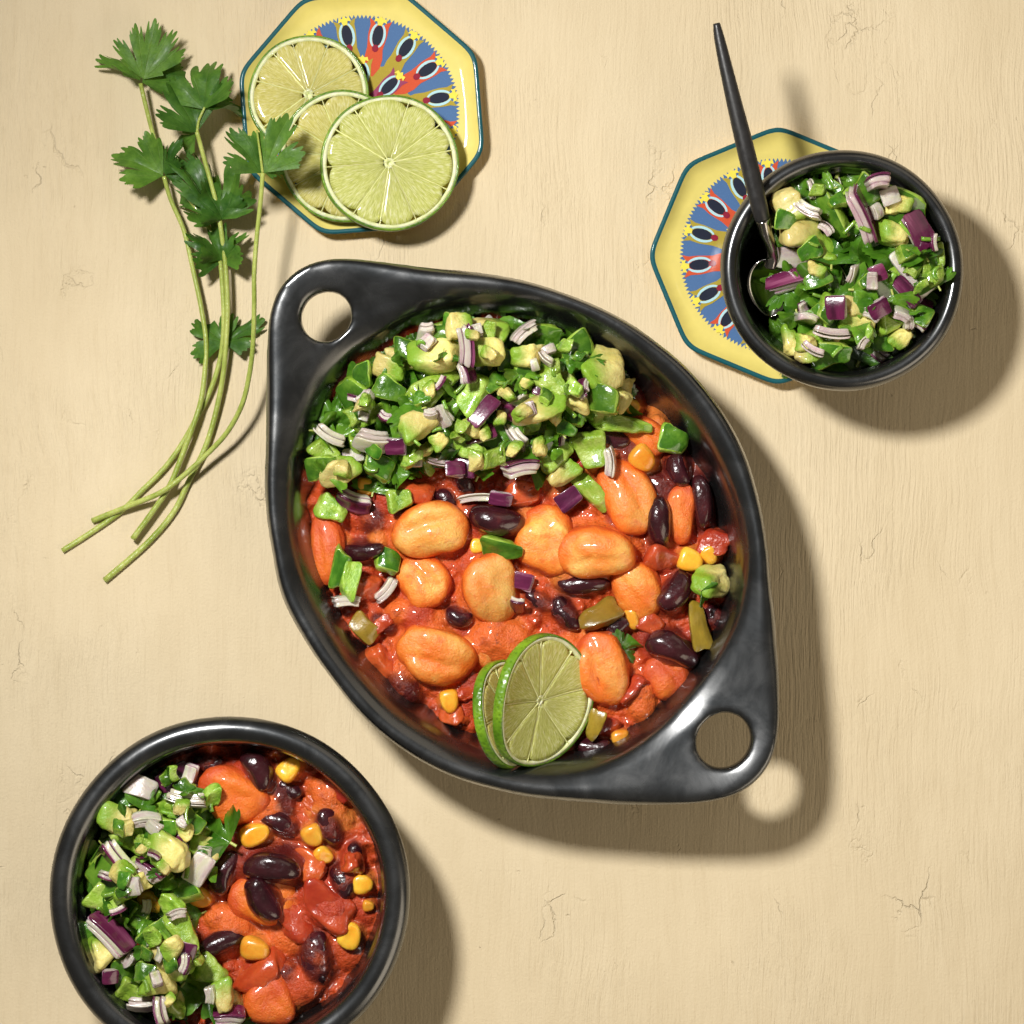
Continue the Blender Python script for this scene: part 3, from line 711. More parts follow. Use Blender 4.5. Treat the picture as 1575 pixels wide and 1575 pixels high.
VAR['Y'] = [make_cooked(70 + i) for i in range(4)]
VAR['G'] = [make_pepper(900 + i, True) for i in range(3)]
NAMES = dict(P='pepper_piece', A='avocado_chunk', O='onion_piece', W='onion_piece', K='kidney_bean', B='butter_bean', N='corn_kernel', T='tomato_chunk', C='coriander_leaf', S='coriander_stalk', Y='onion_piece', G='pepper_piece')
CATS = dict(P='pepper', A='avocado', O='onion', W='onion', K='bean', B='bean', N='corn', T='tomato', C='coriander', S='coriander', Y='onion', G='pepper')
WHAT = dict(P='green pepper piece', A='pale green avocado chunk', O='purple skinned onion piece', W='plain white onion piece', K='dark red kidney bean', B='large orange butter bean',
            N='yellow corn kernel', T='red tomato chunk', C='chopped coriander leaf piece', S='chopped green coriander stalk', Y='soft orange cooked onion strip', G='olive cooked pepper piece')
NOM = dict(P=(0.0105, 0.009), A=(0.0105, 0.0095), O=(0.0105, 0.0085), W=(0.0105, 0.0085), K=(0.021, 0.012), B=(0.031, 0.0216), N=(0.0104, 0.0086), T=(0.012, 0.010), C=(0.013, 0.013), S=(0.010, 0.0018), Y=(0.011, 0.008), G=(0.0105, 0.009))

class Field:
    """height map of what already lies in a vessel; pieces are dropped on to it"""
    def __init__(s, cx, cy, half, res=0.0008):
        s.cx, s.cy, s.half, s.res = cx, cy, half, res; s.n = int(2 * half / res) + 1
        g = np.linspace(-half, half, s.n); s.X, s.Y = np.meshgrid(g + cx, g + cy, indexing='ij'); s.H = np.zeros_like(s.X)
    def idx(s, x, y):
        return np.clip(((x - s.cx + s.half) / s.res + 0.5).astype(int), 1, s.n - 2), np.clip(((y - s.cy + s.half) / s.res + 0.5).astype(int), 1, s.n - 2)
    def env(s, p):
        i, j = s.idx(p[:, 0], p[:, 1]); i0, i1, j0, j1 = i.min() - 1, i.max() + 2, j.min() - 1, j.max() + 2
        lo = np.full((i1 - i0, j1 - j0), np.inf); hi = np.full((i1 - i0, j1 - j0), -np.inf)
        np.minimum.at(lo, (i - i0, j - j0), p[:, 2]); np.maximum.at(hi, (i - i0, j - j0), p[:, 2])
        def dil(a, f):
            b = a.copy(); b[1:] = f(b[1:], a[:-1]); b[:-1] = f(b[:-1], a[1:]); c = b.copy(); c[:, 1:] = f(c[:, 1:], b[:, :-1]); c[:, :-1] = f(c[:, :-1], b[:, 1:]); return c
        return i0, i1, j0, j1, dil(lo, np.minimum), dil(hi, np.maximum)
    def drop(s, p, pct):
        i0, i1, j0, j1, lo, hi = s.env(p); m = np.isfinite(lo); d = (s.H[i0:i1, j0:j1] - lo)[m]
        return np.percentile(d, pct)
    def stamp(s, p):
        i0, i1, j0, j1, lo, hi = s.env(p); s.H[i0:i1, j0:j1] = np.maximum(s.H[i0:i1, j0:j1], np.where(np.isfinite(hi), hi, -1))
    def at(s, x, y):
        i, j = s.idx(np.array([x]), np.array([y])); return float(s.H[i[0], j[0]])
def place(kind, var, mat4, label, group, color=None):
    root = None
    for nm, me in VAR[kind][var][1]:
        if nm is None:
            root = obj(NAMES[kind], me); root.matrix_world = mat4
        else:
            ch = obj(nm, me, None, root)
    if color is not None:
        root.color = color
    tag(root, label, CATS[kind], group); return root
CNT = [0]
def piece(field, kind, px, py, L, Wd=None, ang=None, mode=None, where='', group_where='', pct=62, z=None, sink=0.0, color=None, inside=None, label=None, group=None, zest=0.04):
    CNT[0] += 1; r = random.Random(CNT[0] * 7919 + int(px) * 13 + int(py))
    var = r.randrange(len(VAR[kind])); pts = VAR[kind][var][0]
    kz = S * (D - zest) / D; nx, ny = NOM[kind]
    sx = L * kz / nx; sy = (Wd if Wd else L * r.uniform(0.75, 0.98)) * kz / ny; sz = (sx * sy) ** 0.5
    if kind in 'OW': sx *= 0.88; sy *= 0.88
    if kind in 'POWG': sz = min(1.25, max(0.8, sz))
    if kind == 'K': sz = sy
    if kind == 'B': sz = min(sy, sx) * 1.0
    yaw = -math.radians(ang if ang is not None else r.uniform(0, 180))
    tx, ty = r.gauss(0, 0.24), r.gauss(0, 0.24)
    rot = Matrix.Identity(3)
    if kind in 'PGOW':
        md = mode or r.choices('sfe', (0.46, 0.26, 0.28) if kind in 'PG' else (0.25, 0.2, 0.55))[0]
        if md == 'f': rot = Euler((math.pi, 0, 0)).to_matrix()
        if md == 'e': rot = Euler((math.radians(r.choice((-1, 1)) * r.uniform(55, 100)), 0, 0)).to_matrix()
    elif kind in 'AT': rot = Euler((r.choice((0, 1.57, 3.14)), r.choice((0, 3.14)), 0)).to_matrix()
    elif kind == 'C':
        tx *= 1.5; ty *= 1.5
        if r.random() < 0.3: rot = Euler((math.pi, 0, 0)).to_matrix()
    if kind in 'KBN': tx *= 0.5; ty *= 0.4
    if kind == 'K': rot = Euler((r.choice((0, 0.9, -0.9, 3.14)), 0, 0)).to_matrix()
    R3 = Euler((0, 0, yaw)).to_matrix() @ Euler((tx, ty, 0)).to_matrix() @ rot
    Sc = Matrix.Diagonal((sx, sy, sz))
    A = np.array(R3 @ Sc); q = pts @ A.T
    c = P(px, py, zest)
    if inside is not None: c = inside(c, 0.32 * L * kz)
    for it in range(2):
        qq = q + np.array([c.x, c.y, 0])
        zz = field.drop(qq, pct) - sink if z is None else z
        if it == 0 and z is None and inside is None: c = P(px, py, zz)
    qq[:, 2] += zz; field.stamp(qq)
    what = WHAT[kind]
    if kind in 'PG': what = {'s': 'dark skin side up', 'f': 'pale flesh side up', 'e': 'turned on edge'}[md]; what = ('long ' if L / (Wd or L) > 1.6 else 'big ' if L > 52 else 'small ' if L < 36 else '') + WHAT[kind] + ' ' + what.replace(' side', '' if kind == 'G' else ' side')
    elif kind in 'OW': what = ('long ' if L / (Wd or L) > 1.7 else 'big ' if L > 52 else 'small ' if L < 36 else '') + WHAT[kind] + {'s': ' lying flat', 'f': ' lying flat', 'e': ' showing striped layers'}[md]
    elif kind == 'T': what = ('small ' if L < 41 and z is not None and color is None else '') + WHAT[kind]
    elif kind in 'AC': what = ('big ' if L > 58 else 'small ' if L < 40 else '') + WHAT[kind]
    elif kind == 'K': what = ('half buried ' if color is not None and color[1] > 0 else '') + WHAT[kind]
    M4 = (R3 @ Sc).to_4x4(); M4.translation = (c.x, c.y, zz)
    return place(kind, var, M4, label or f'{what} {where}', group or f'{WHAT[kind]}s {group_where}', color)

SAU = np.array(lin(196, 76, 33)[:3]); TINT = dict(sauce=SAU, bean=np.array(lin(222, 106, 42)[:3]), kid=np.array(lin(84, 22, 20)[:3]), tom=np.array(lin(182, 62, 34)[:3]), pale=np.array(lin(220, 124, 54)[:3]), dark=np.array(lin(136, 42, 24)[:3]))
def sauce(name, fld, inside_mask, base0, beans, lumps, label, seed, dip=None):
    """sauce skin: a height map with beans and chunks pushing up through it"""
    X, Y = fld.X, fld.Y; base = base0 if dip is None else base0 - dip(X, Y)
    n = fbm(X * 110, Y * 110, seed, 4) * 0.0125 + fbm(X * 420, Y * 420, seed + 3, 3) * 0.0022
    hs = [base + n]; cols = [None]; wts = []
    k = 0.0009
    mx = hs[0] / k; E = []
    lay = [(base + n, TINT['sauce'])]
    for (cx, cy, cz, a, b, c, ang, off, tint) in beans + lumps:
        u = (X - cx) * math.cos(ang) + (Y - cy) * math.sin(ang); v = -(X - cx) * math.sin(ang) + (Y - cy) * math.cos(ang)
        d2 = (u / a) ** 2 + (v / b) ** 2
        top = np.where(d2 < 1, cz + c * np.sqrt(np.clip(1 - d2, 0, 1)), cz - 0.010 * (np.sqrt(d2) - 1)) - off
        lay.append((top + n * 0.25, TINT[tint]))
    st = np.stack([l[0] for l in lay]); m = st.max(0); e = np.exp((st - m) / k); tot = e.sum(0)
    H = m + k * np.log(tot); col = sum((e[i] / tot)[..., None] * lay[i][1] for i in range(len(lay)))
    H = np.minimum(H, base + 0.020)
    dk = np.clip(fbm(X * 260, Y * 260, seed + 7, 3) * 3.2 - 0.25, 0, 1)[..., None]; col = col * (1 - 0.7 * dk) + TINT['dark'] * 0.7 * dk
    ok = inside_mask(X, Y); idm = -np.ones(X.shape, int); idm[ok] = np.arange(ok.sum())
    V = np.stack([X[ok], Y[ok], H[ok]], 1)
    a = idm[:-1, :-1]; b = idm[1:, :-1]; c = idm[1:, 1:]; d = idm[:-1, 1:]; g = (a >= 0) & (b >= 0) & (c >= 0) & (d >= 0)
    F = np.stack([a[g], b[g], c[g], d[g]], 1)
    me = mesh(name, V, F.tolist()); at = me.color_attributes.new('tint', 'FLOAT_COLOR', 'POINT')
    at.data.foreach_set('color', np.concatenate([col[ok], np.ones((len(V), 1))], 1).ravel())
    o = obj(name, me, M['sauce']); tag(o, label, None, kind='stuff')
    fld.H = H.copy(); return o
def pulp(name, fld, mask, surf, label):
    X, Y = fld.X, fld.Y; H = surf(X, Y) + fbm(X * 160, Y * 160, 31, 4) * 0.009
    ok = mask(X, Y); sub = np.zeros_like(ok); sub[::1, ::1] = True; idm = -np.ones(X.shape, int); idm[ok] = np.arange(ok.sum())
    V = np.stack([X[ok], Y[ok], H[ok]], 1); a = idm[:-1, :-1]; b = idm[1:, :-1]; c = idm[1:, 1:]; d = idm[:-1, 1:]; g = (a >= 0) & (b >= 0) & (c >= 0) & (d >= 0)
    me = mesh(name, V, np.stack([a[g], b[g], c[g], d[g]], 1).tolist()); o = obj(name, me, M['pulp']); tag(o, label, None, kind='stuff')
    fld.H = np.where(ok, np.maximum(fld.H, H), fld.H)
def in_poly(X, Y, poly):
    ins = np.zeros(X.shape, bool); n = len(poly)
    for i in range(n):
        x1, y1 = poly[i]; x2, y2 = poly[(i + 1) % n]
        c = ((y1 > Y) != (y2 > Y)) & (X < (x2 - x1) * (Y - y1) / (y2 - y1 + 1e-12) + x1); ins ^= c
    return ins

BEANS = {(661, 814): 'pale creamy butter bean below a kidney bean and white onion in the oval dish', (652, 893): 'orange heart shaped butter bean beside a dark green pepper piece in the oval dish', (752, 906): 'pale creased butter bean under a dark green pepper piece in the oval dish',
 (669, 1008): 'large pale butter bean behind the lime slices in the oval dish', (504, 842): 'long sauce coated butter bean against the wall of the oval dish', (838, 832): 'sauce smeared butter bean partly under another bean in the oval dish',
 (917, 847): 'smooth orange butter bean lying on top of other beans in the oval dish', (982, 905): 'orange butter bean beside a split kidney bean in the oval dish', (925, 1028): 'large orange butter bean touching the upright lime slice in the oval dish',
 (1026, 1040): 'red sauce coated butter bean next to the handle of the oval dish', (966, 762): 'long two toned butter bean under a corn kernel in the oval dish', (1046, 790): 'slim sauce coated butter bean between two kidney beans in the oval dish',
 (992, 668): 'small orange butter bean at the edge of the salsa in the oval dish', (735, 1000): 'small pale butter bean sunk in sauce above the lime slices',
 (357, 1226): 'smooth bright orange butter bean beside the salsa in the large round bowl', (407, 1384): 'sauce covered butter bean under two crossed kidney beans in the large round bowl', (412, 1537): 'red coated butter bean at the salsa edge of the large round bowl',
 (764, 801): 'shiny kidney bean lying between butter beans and white onion in the oval dish', (1014, 803): 'upright shiny kidney bean on a butter bean in the oval dish', (1039, 911): 'tilted kidney bean beside the avocado chunk on the chili of the oval dish', (1035, 999): 'large kidney bean beside olive green pepper near the handle of the oval dish',
 (1081, 772): 'slim kidney bean standing against the wall of the oval dish', (914, 1150): 'kidney bean beside the foot of the upright lime slice', (559, 848): 'narrow kidney bean beside a dark green pepper piece in the oval dish',
 (418, 1336): 'upper kidney bean of the crossed pair in the large round bowl', (403, 1385): 'lower kidney bean of the crossed pair in the large round bowl', (397, 1187): 'shiny kidney bean next to a corn kernel at the rim of the large bowl', (338, 1452): 'kidney bean half under the salsa edge in the large round bowl'}
# spec: px, py, length px, width px, angle (clockwise on the photo), lift mm of the bean centre above the sauce, coat 0-1, over-sauce offset mm
def chili(fld, mask, base, beans, lumpsn, name, label, where, gw, seed, region, dip=None):
    bl = []; r = random.Random(seed)
    todo = []
    for kind, px, py, L, Wd, ang, lift, coat, off in beans:
        z = base + lift * 0.001; c = P(px, py, z + 0.003); k = S * (D - z) / D
        cc = dict(B=min(L, Wd) * 0.34 * k, K=Wd * 0.47 * k, N=Wd * 0.38 * k, T=Wd * 0.35 * k)[kind]
        a, b = L * k / 2, Wd * k / 2
        if kind == 'B' and off > 0.3: off = max(off, 1.5) + 1.6
        if kind in 'NT' and off > 0: off = max(off, 1.2)
        bl.append((c.x, c.y, z, a, b, cc, -math.radians(ang), off * 0.001, dict(B='bean', K='kid', N='pale', T='tom')[kind]))
        if off > -0.5: todo.append((kind, px, py, L, Wd, ang, z, coat))
    lm = []
    for i in range(lumpsn):
        px, py = region(r); z = base + r.uniform(-0.004, 0.002); c = P(px, py, z); a = r.uniform(0.004, 0.0105); b = a * r.uniform(0.55, 0.9)
        lm.append((c.x, c.y, z, a, b, b * 0.7, r.uniform(0, 3.1), 0, r.choice(('tom', 'tom', 'bean', 'kid', 'sauce', 'pale', 'dark'))))
    sauce(name, fld, mask, base, bl, lm, label, seed, dip)
    for i in range(lumpsn // 2):                                     # small chopped tomato and onion bits showing in the sauce
        for _ in range(60):                                          # keep clear of the beans that show
            px, py = region(r)
            if all(math.hypot(px - q[1], py - q[2]) > 0.5 * (q[3] + q[4]) / 2 + 16 for q in todo): break
        else: continue
        c = P(px, py, base); z = fld.at(c.x, c.y) - 0.0016
        piece(fld, r.choice('TTTY'), px, py, r.uniform(18, 40), r.uniform(14, 26), r.uniform(0, 180), where=where, group_where=gw, z=z, zest=z + 0.001)
    for kind, px, py, L, Wd, ang, z, coat in todo:
        piece(fld, kind, px, py, L, Wd, ang, where=where, group_where=gw, z=z, color=(coat, 1 if z < base + 0.0035 else 0, 0, 1), zest=z + 0.003, label=BEANS.get((px, py)))

# ------------------------------------------------------------------ the oval dish
ZS = 0.027
fd = Field(DC.x, DC.y, 0.118, 0.0007)
def dish_in(X, Y, grow=0.0):
    a = np.arctan2(Y - DC.y, X - DC.x); r = np.hypot(X - DC.x, Y - DC.y); return r < np.interp(a, TH, RI, period=2 * np.pi) - 0.0055 + grow
def dish_clamp(c, m):
    a = math.atan2(c.y - DC.y, c.x - DC.x); r = math.hypot(c.x - DC.x, c.y - DC.y); R = float(np.interp(a, TH, RI, period=2 * np.pi)) - 0.0075 - m
    if r > R: c = Vector((DC.x + R * math.cos(a), DC.y + R * math.sin(a), c.z))
    return c
DB = [  # beans, corn and tomato in the oval dish
 ('B',661,814,120,84,-8,6.5,0.14,2.2),('B',652,893,88,78,60,3.0,0.5,1.8),('B',752,906,112,84,80,5.0,0.12,2.2),('B',669,1008,124,92,22,5.0,0.34,2.0),('B',504,842,112,54,85,2.0,0.9,0.6),
 ('B',838,832,108,92,80,4.0,0.45,2.0),('B',917,847,118,84,0,8.5,0.42,2.2),('B',982,905,96,74,65,3.0,0.55,1.0),('B',925,1028,118,88,82,6.0,0.5,1.9),('B',1026,1040,72,66,60,2.0,0.95,0.5),
 ('B',966,762,126,82,68,4.5,0.42,2.0),('B',1046,790,92,46,92,3.0,0.75,1.0),('B',992,668,80,52,35,2.5,0.8,0.8),('B',985,1075,70,50,80,0.5,0.8,-1),('B',770,985,100,70,5,0.0,0.8,-1),('B',880,1000,70,60,0,-1,0.8,-1),('B',735,1000,60,40,40,1,0.4,0.2),
 ('K',764,801,88,50,12,6.5,0,2.5),('K',559,848,66,32,-4,4.5,0,2),('K',706,950,44,34,10,2.5,0,0.8),('K',1014,803,82,42,85,6.5,0,2.5),('K',1039,911,72,46,-55,6.0,0,2.5),('K',1035,999,88,50,24,6.5,0,2.5),('K',1081,772,84,34,85,4.0,0,2),
 ('K',897,898,84,34,0,3.0,0,1.2),('K',870,945,64,38,50,2.5,0,0.8),('K',950,963,46,36,-35,3.0,0,1.2),('K',914,1150,60,34,5,2.5,0,1.2),('K',933,672,78,46,20,3.0,0,1.5),('K',1044,722,58,36,70,4.0,0,1.5),('K',622,1056,62,44,45,0.5,0,-0.8),('K',590,960,46,30,30,0.5,0,-0.6),('K',715,738,50,32,70,2,0,1),('K',1100,950,40,34,60,1,0,0.2),('K',686,768,40,26,40,2,0,1),('K',830,925,50,30,30,1.5,0,0.5),
 ('N',691,1079,38,30,80,4.5,0,2),('N',562,749,30,30,0,4.0,0,1.5),('N',1062,862,40,38,20,4.5,0,1.5),('N',1092,853,30,26,60,4.0,0,1.5),('N',973,951,36,22,70,4.0,0,1.5),('N',955,1139,32,28,80,4.5,0,2),('N',989,705,42,38,40,6.0,0,2.5),('N',860,872,34,30,30,4,0,1),('N',972,625,26,24,0,4,0,2),('N',736,840,26,22,0,3,0,1),
 ('T',973,1063,52,36,-40,3.5,0,1.2),('T',1018,862,52,44,30,2.5,0,0.6),('T',1100,835,40,36,20,3.0,0,1),('T',560,905,50,44,20,2.0,0,0.6),('T',585,1020,54,40,50,1.5,0,0.4),('T',640,755,52,44,10,2.5,0,0.7),('T',700,1100,52,34,20,1.0,0,0.4),('T',930,1118,44,32,10,1.5,0,0.5),('T',805,760,60,36,10,2.0,0,0.7),('T',1000,960,44,30,40,2,0,0.6),
]
def reg_dish(r):
    while True:
        x, y = r.uniform(480, 1130), r.uniform(600, 1180)
        c = P(x, y, 0.03)
        if bool(dish_in(np.array(c.x), np.array(c.y), -0.006)): return x, y
chili(fd, lambda X, Y: dish_in(X, Y, 0.001), ZS, DB, 85, 'chili_sauce', 'orange red tomato sauce filling the oval dish', 'in the chili of the oval dish', 'in the oval dish chili', 3, reg_dish, lambda X, Y: 0.009 * np.clip(((X - DC.x) * 0.72 + (Y - DC.y) * 0.69 - 0.050) / 0.03, 0, 1))
mound = [(470, 690), (478, 640), (520, 570), (600, 515), (690, 478), (790, 472), (880, 500), (950, 545), (985, 600), (965, 640), (900, 650), (860, 700), (800, 715), (720, 715), (640, 725), (560, 735), (490, 735)]
mpoly = [tuple(P(x, y, 0.04)[:2]) for x, y in mound]
mc = P(720, 590, 0.04)
def mound_surf(X, Y):
    d = ((X - mc.x) / 0.082) ** 2 + ((Y - mc.y) / 0.046) ** 2
    return 0.026 + 0.0135 * np.clip(1 - d, -0.5, 1)
pulp('salsa_pulp', fd, lambda X, Y: in_poly(X, Y, mpoly) & dish_in(X, Y, 0.0), mound_surf, 'wet green chopped salsa pulp under the pieces in the oval dish')
WD = dict(where='in the oval dish salsa', group_where='in the oval dish salsa', inside=dish_clamp, zest=0.044)
rf = random.Random(21)
npl = 0
while npl < 70:
    x, y = rf.uniform(470, 985), rf.uniform(475, 735)
    c = P(x, y, 0.04)
    if not (in_poly(np.array(c.x), np.array(c.y), mpoly) and dish_in(np.array(c.x), np.array(c.y), -0.004)): continue
    k = rf.choices('PAOWC', (0.36, 0.14, 0.12, 0.1, 0.28))[0]
    piece(fd, k, x, y, rf.uniform(28, 46) if k != 'C' else rf.uniform(45, 70), pct=45, **WD); npl += 1
SD = [('C',589,589,70,50,20),('C',627,577,55,45,100),('C',618,634,60,45,70),('C',575,737,50,40,10),('C',614,733,55,48,140),('C',778,659,95,75,30),('C',829,540,50,44,60),('C',872,649,60,40,0),('C',527,641,85,62,30),('C',700,590,55,50,10),('C',660,630,60,45,45),('C',540,600,55,40,120),('C',760,600,55,45,80),('C',905,600,50,45,20),('C',490,655,45,60,90),
 ('P',671,502,48,44,80,'s'),('P',696,479,50,34,20,'s'),('P',626,540,36,32,0,'s'),('P',528,593,54,46,60,'s'),('P',557,579,38,30,70,'s'),('P',573,637,38,32,0,'f'),('P',481,687,42,36,50,'f'),('P',486,716,40,32,0,'s'),('P',584,717,46,34,15,'s'),('P',637,694,38,30,10,'f'),('P',694,675,50,38,-35,'f'),('P',726,691,38,30,10,'f'),('P',758,705,36,28,0,'f'),('P',787,573,40,36,20,'s'),('P',832,521,48,40,10,'s'),('P',867,548,38,30,80,'f'),('P',784,555,34,34,0,'s'),('P',819,577,48,34,-20,'s'),('P',853,700,46,34,-30,'f'),('P',840,682,40,22,-60,'s'),('P',601,600,40,34,30,'s'),('P',880,640,40,30,0,'s'),
 ('A',703,502,34,40,0,None),('A',600,568,46,34,10,None),('A',808,551,44,36,10,None),('A',867,583,40,30,60,None),('A',525,723,48,38,-45,None),('A',877,612,48,32,20,None),
 ('W',749,474,40,26,60,'e'),('W',805,500,44,24,-40,'e'),('O',552,614,34,30,20,'e'),('W',504,669,48,28,30,'e'),('W',573,680,50,40,10,'e'),('O',609,687,34,30,0,'s'),('W',680,641,34,30,60,'s'),('O',778,630,32,32,20,'s'),('O',739,669,50,28,-20,'s'),('O',714,719,34,34,0,'s'),('W',673,712,40,22,10,'e'),('W',800,615,34,24,-30,'e'),('W',655,515,22,44,0,'e'),('O',835,600,30,30,20,'s'),
 ('A',673,547,68,50,-10,None),('A',751,504,56,42,10,None),('A',749,541,54,48,0,None),('P',669,598,74,36,-40,'f'),('O',718,537,62,32,85,'e'),('O',719,575,36,32,70,'e'),('A',639,657,54,40,-45,None),('P',728,607,66,36,-55,'f'),('O',744,634,56,28,-50,'s'),
 ('P',893,519,62,48,-20,'s'),('A',936,558,62,54,-5,None),('P',851,592,50,32,35,'f'),('A',824,631,72,38,-15,None),('P',923,615,60,46,0,'s'),('P',957,650,74,26,10,'f'),('O',800,718,54,40,-10,'e'),('A',867,727,46,34,-45,None)]
for it in SD:
    k, x, y, L, Wd, an = it[:6]
    piece(fd, k, x, y, L, Wd, an, mode=it[6] if len(it) > 6 else None, pct=58, **WD)
for i in range(80):
    while True:
        x, y = rf.uniform(475, 980), rf.uniform(480, 730); c = P(x, y, 0.04)
        if in_poly(np.array(c.x), np.array(c.y), mpoly) and dish_in(np.array(c.x), np.array(c.y), -0.006): break
    if i % 5 == 0: piece(fd, 'S', x, y, rf.uniform(14, 30), rf.uniform(5, 8), pct=40, **WD)
    elif i % 5 in (1, 3, 4): piece(fd, rf.choice('PPPAAWWO'), x, y, rf.uniform(17, 31), pct=38, **WD)
    else: piece(fd, 'C', x, y, rf.uniform(26, 50), pct=25, **WD)
# pieces lying on the chili itself
WC = dict(where='on the bare chili of the oval dish', group_where='scattered on the oval dish chili', inside=dish_clamp, zest=0.038, pct=55)
for it in [('P',909,692,54,48,80,'f'),('W',939,710,42,20,85,'e'),('P',912,757,62,28,55,'f'),('O',875,767,38,32,-35,'s'),('P',1040,676,46,40,20,'s'),('O',542,772,50,34,20,'e'),('P',508,784,42,34,20,'f'),('P',615,769,38,32,-10,'f'),('W',733,766,60,24,-5,'e'),('O',770,767,34,24,10,'s'),('P',594,863,42,36,5,'s'),('P',524,876,28,60,10,'s'),('P',537,890,26,52,15,'f'),('W',521,928,42,28,0,'e'),('W',593,909,42,24,-50,'e'),('P',770,845,54,32,8,'s'),('O',803,894,36,30,15,'s'),('O',796,932,24,46,10,'e'),
           ('A',1108,899,58,42,10,None),('C',970,990,46,40,60),('C',1090,915,34,30,120),('G',921,948,52,36,-25,'s'),('G',1083,966,60,28,80,'s'),('G',915,1116,38,22,-70,'s'),('G',560,968,40,32,40,'s'),('O',700,722,30,26,0,'s')]:
    k, x, y, L, Wd, an = it[:6]
    piece(fd, k, x, y, L, Wd, an, mode=it[6] if len(it) > 6 else None, **WC)

# ------------------------------------------------------------------ the large bowl
bc, bR, bW = BIG
fb = Field(bc.x, bc.y, 0.068, 0.0007)
ZB = 0.034
bri = bR - bW - 0.0015
def bowl_mask(c, R): return lambda X, Y: np.hypot(X - c.x, Y - c.y) < R
def clampf(c0, R):
    def f(c, m):
        d = Vector((c.x - c0.x, c.y - c0.y)); L = d.length
        if L > R - m: d *= (R - m) / L
        return Vector((c0.x + d.x, c0.y + d.y, c.z))
    return f
def reg_big(r):
    while True:
        x, y = r.uniform(240, 580), r.uniform(1150, 1620)
        if math.hypot(x - 358, y - 1368) < 205: return x, y
BB = [('B',357,1226,112,84,25,4.5,0.75,1.8),('B',407,1384,112,80,-5,1.5,0.6,0.4),('B',412,1537,96,80,60,4,0.95,1.0),('B',350,1420,80,50,30,1,0.9,-1),('B',505,1230,80,50,60,0,0.9,-1),
 ('K',397,1187,70,46,62,6.5,0,2.5),('K',418,1336,92,50,6,9,0,3),('K',403,1385,78,48,60,9.5,0,3),('K',342,1343,74,44,-70,5,0,2),('K',338,1452,78,40,-25,5,0,1.8),('K',430,1268,66,36,25,2,0,0.2),('K',505,1272,60,42,70,3,0,0.3),('K',528,1358,56,38,65,3,0,0.4),('K',485,1476,82,50,85,4,0,0.6),('K',440,1500,50,40,40,1,0,-0.8),('K',320,1175,50,30,0,2,0,0.3),('K',445,1215,40,26,30,2,0,0.3),('K',545,1310,30,26,80,3,0,0.8),
 ('N',443,1183,42,32,-50,6,0,2.5),('N',391,1284,48,34,-20,6.5,0,2.5),('N',481,1286,36,32,60,6,0,2.2),('N',391,1461,46,36,10,6.5,0,2.5),('N',538,1441,42,34,-70,4.5,0,1.5),('N',557,1362,32,30,0,4.5,0,1.5),('N',308,1382,36,30,30,5,0,1.5),('N',231,1389,44,28,40,6,0,2),('N',497,1316,34,26,30,3,0,0.4),('N',566,1395,18,18,0,4,0,1.5),
 ('T',506,1402,78,60,20,3.5,0,0.9),('T',470,1330,60,44,40,1.5,0,0.3),('T',520,1210,70,30,45,2,0,0.4),('T',450,1420,60,50,20,1.5,0,0.3),('T',540,1330,36,70,0,2,0,0.5),('T',400,1495,70,50,-40,2.5,0,0.5),('T',380,1180,70,30,20,0,0,0.3),('T',225,1460,40,40,0,3,0,1)]
chili(fb, bowl_mask(bc, bri + 0.001), ZB, BB, 42, 'chili_sauce', 'orange red tomato sauce in the large round bowl', 'in the chili of the large round bowl', 'in the large bowl chili', 8, reg_big)
bpoly = [tuple(P(x, y, 0.04)[:2]) for x, y in [(100, 1300), (190, 1190), (300, 1170), (330, 1230), (340, 1300), (320, 1350), (270, 1360), (300, 1440), (330, 1500), (380, 1560), (400, 1650), (200, 1650), (100, 1500)]]
bm_ = P(215, 1390, 0.04)
pulp('salsa_pulp', fb, lambda X, Y: in_poly(X, Y, bpoly) & (np.hypot(X - bc.x, Y - bc.y) < bri - 0.001), lambda X, Y: 0.0345 + 0.007 * np.clip(1 - ((X - bm_.x) / 0.03) ** 2 - ((Y - bm_.y) / 0.06) ** 2, -1, 1), 'wet green chopped salsa pulp under the pieces in the large bowl')
WB = dict(where='in the large bowl salsa', group_where='in the large bowl salsa', inside=clampf(bc, bri), zest=0.046)
npl = 0
while npl < 42:
    x, y = rf.uniform(130, 380), rf.uniform(1170, 1640); c = P(x, y, 0.04)
    if not (in_poly(np.array(c.x), np.array(c.y), bpoly) and math.hypot(c.x - bc.x, c.y - bc.y) < bri - 0.005): continue
    k = rf.choices('PAOWC', (0.40, 0.12, 0.12, 0.1, 0.26))[0]
    piece(fb, k, x, y, rf.uniform(30, 46) if k != 'C' else rf.uniform(45, 70), pct=45, **WB); npl += 1
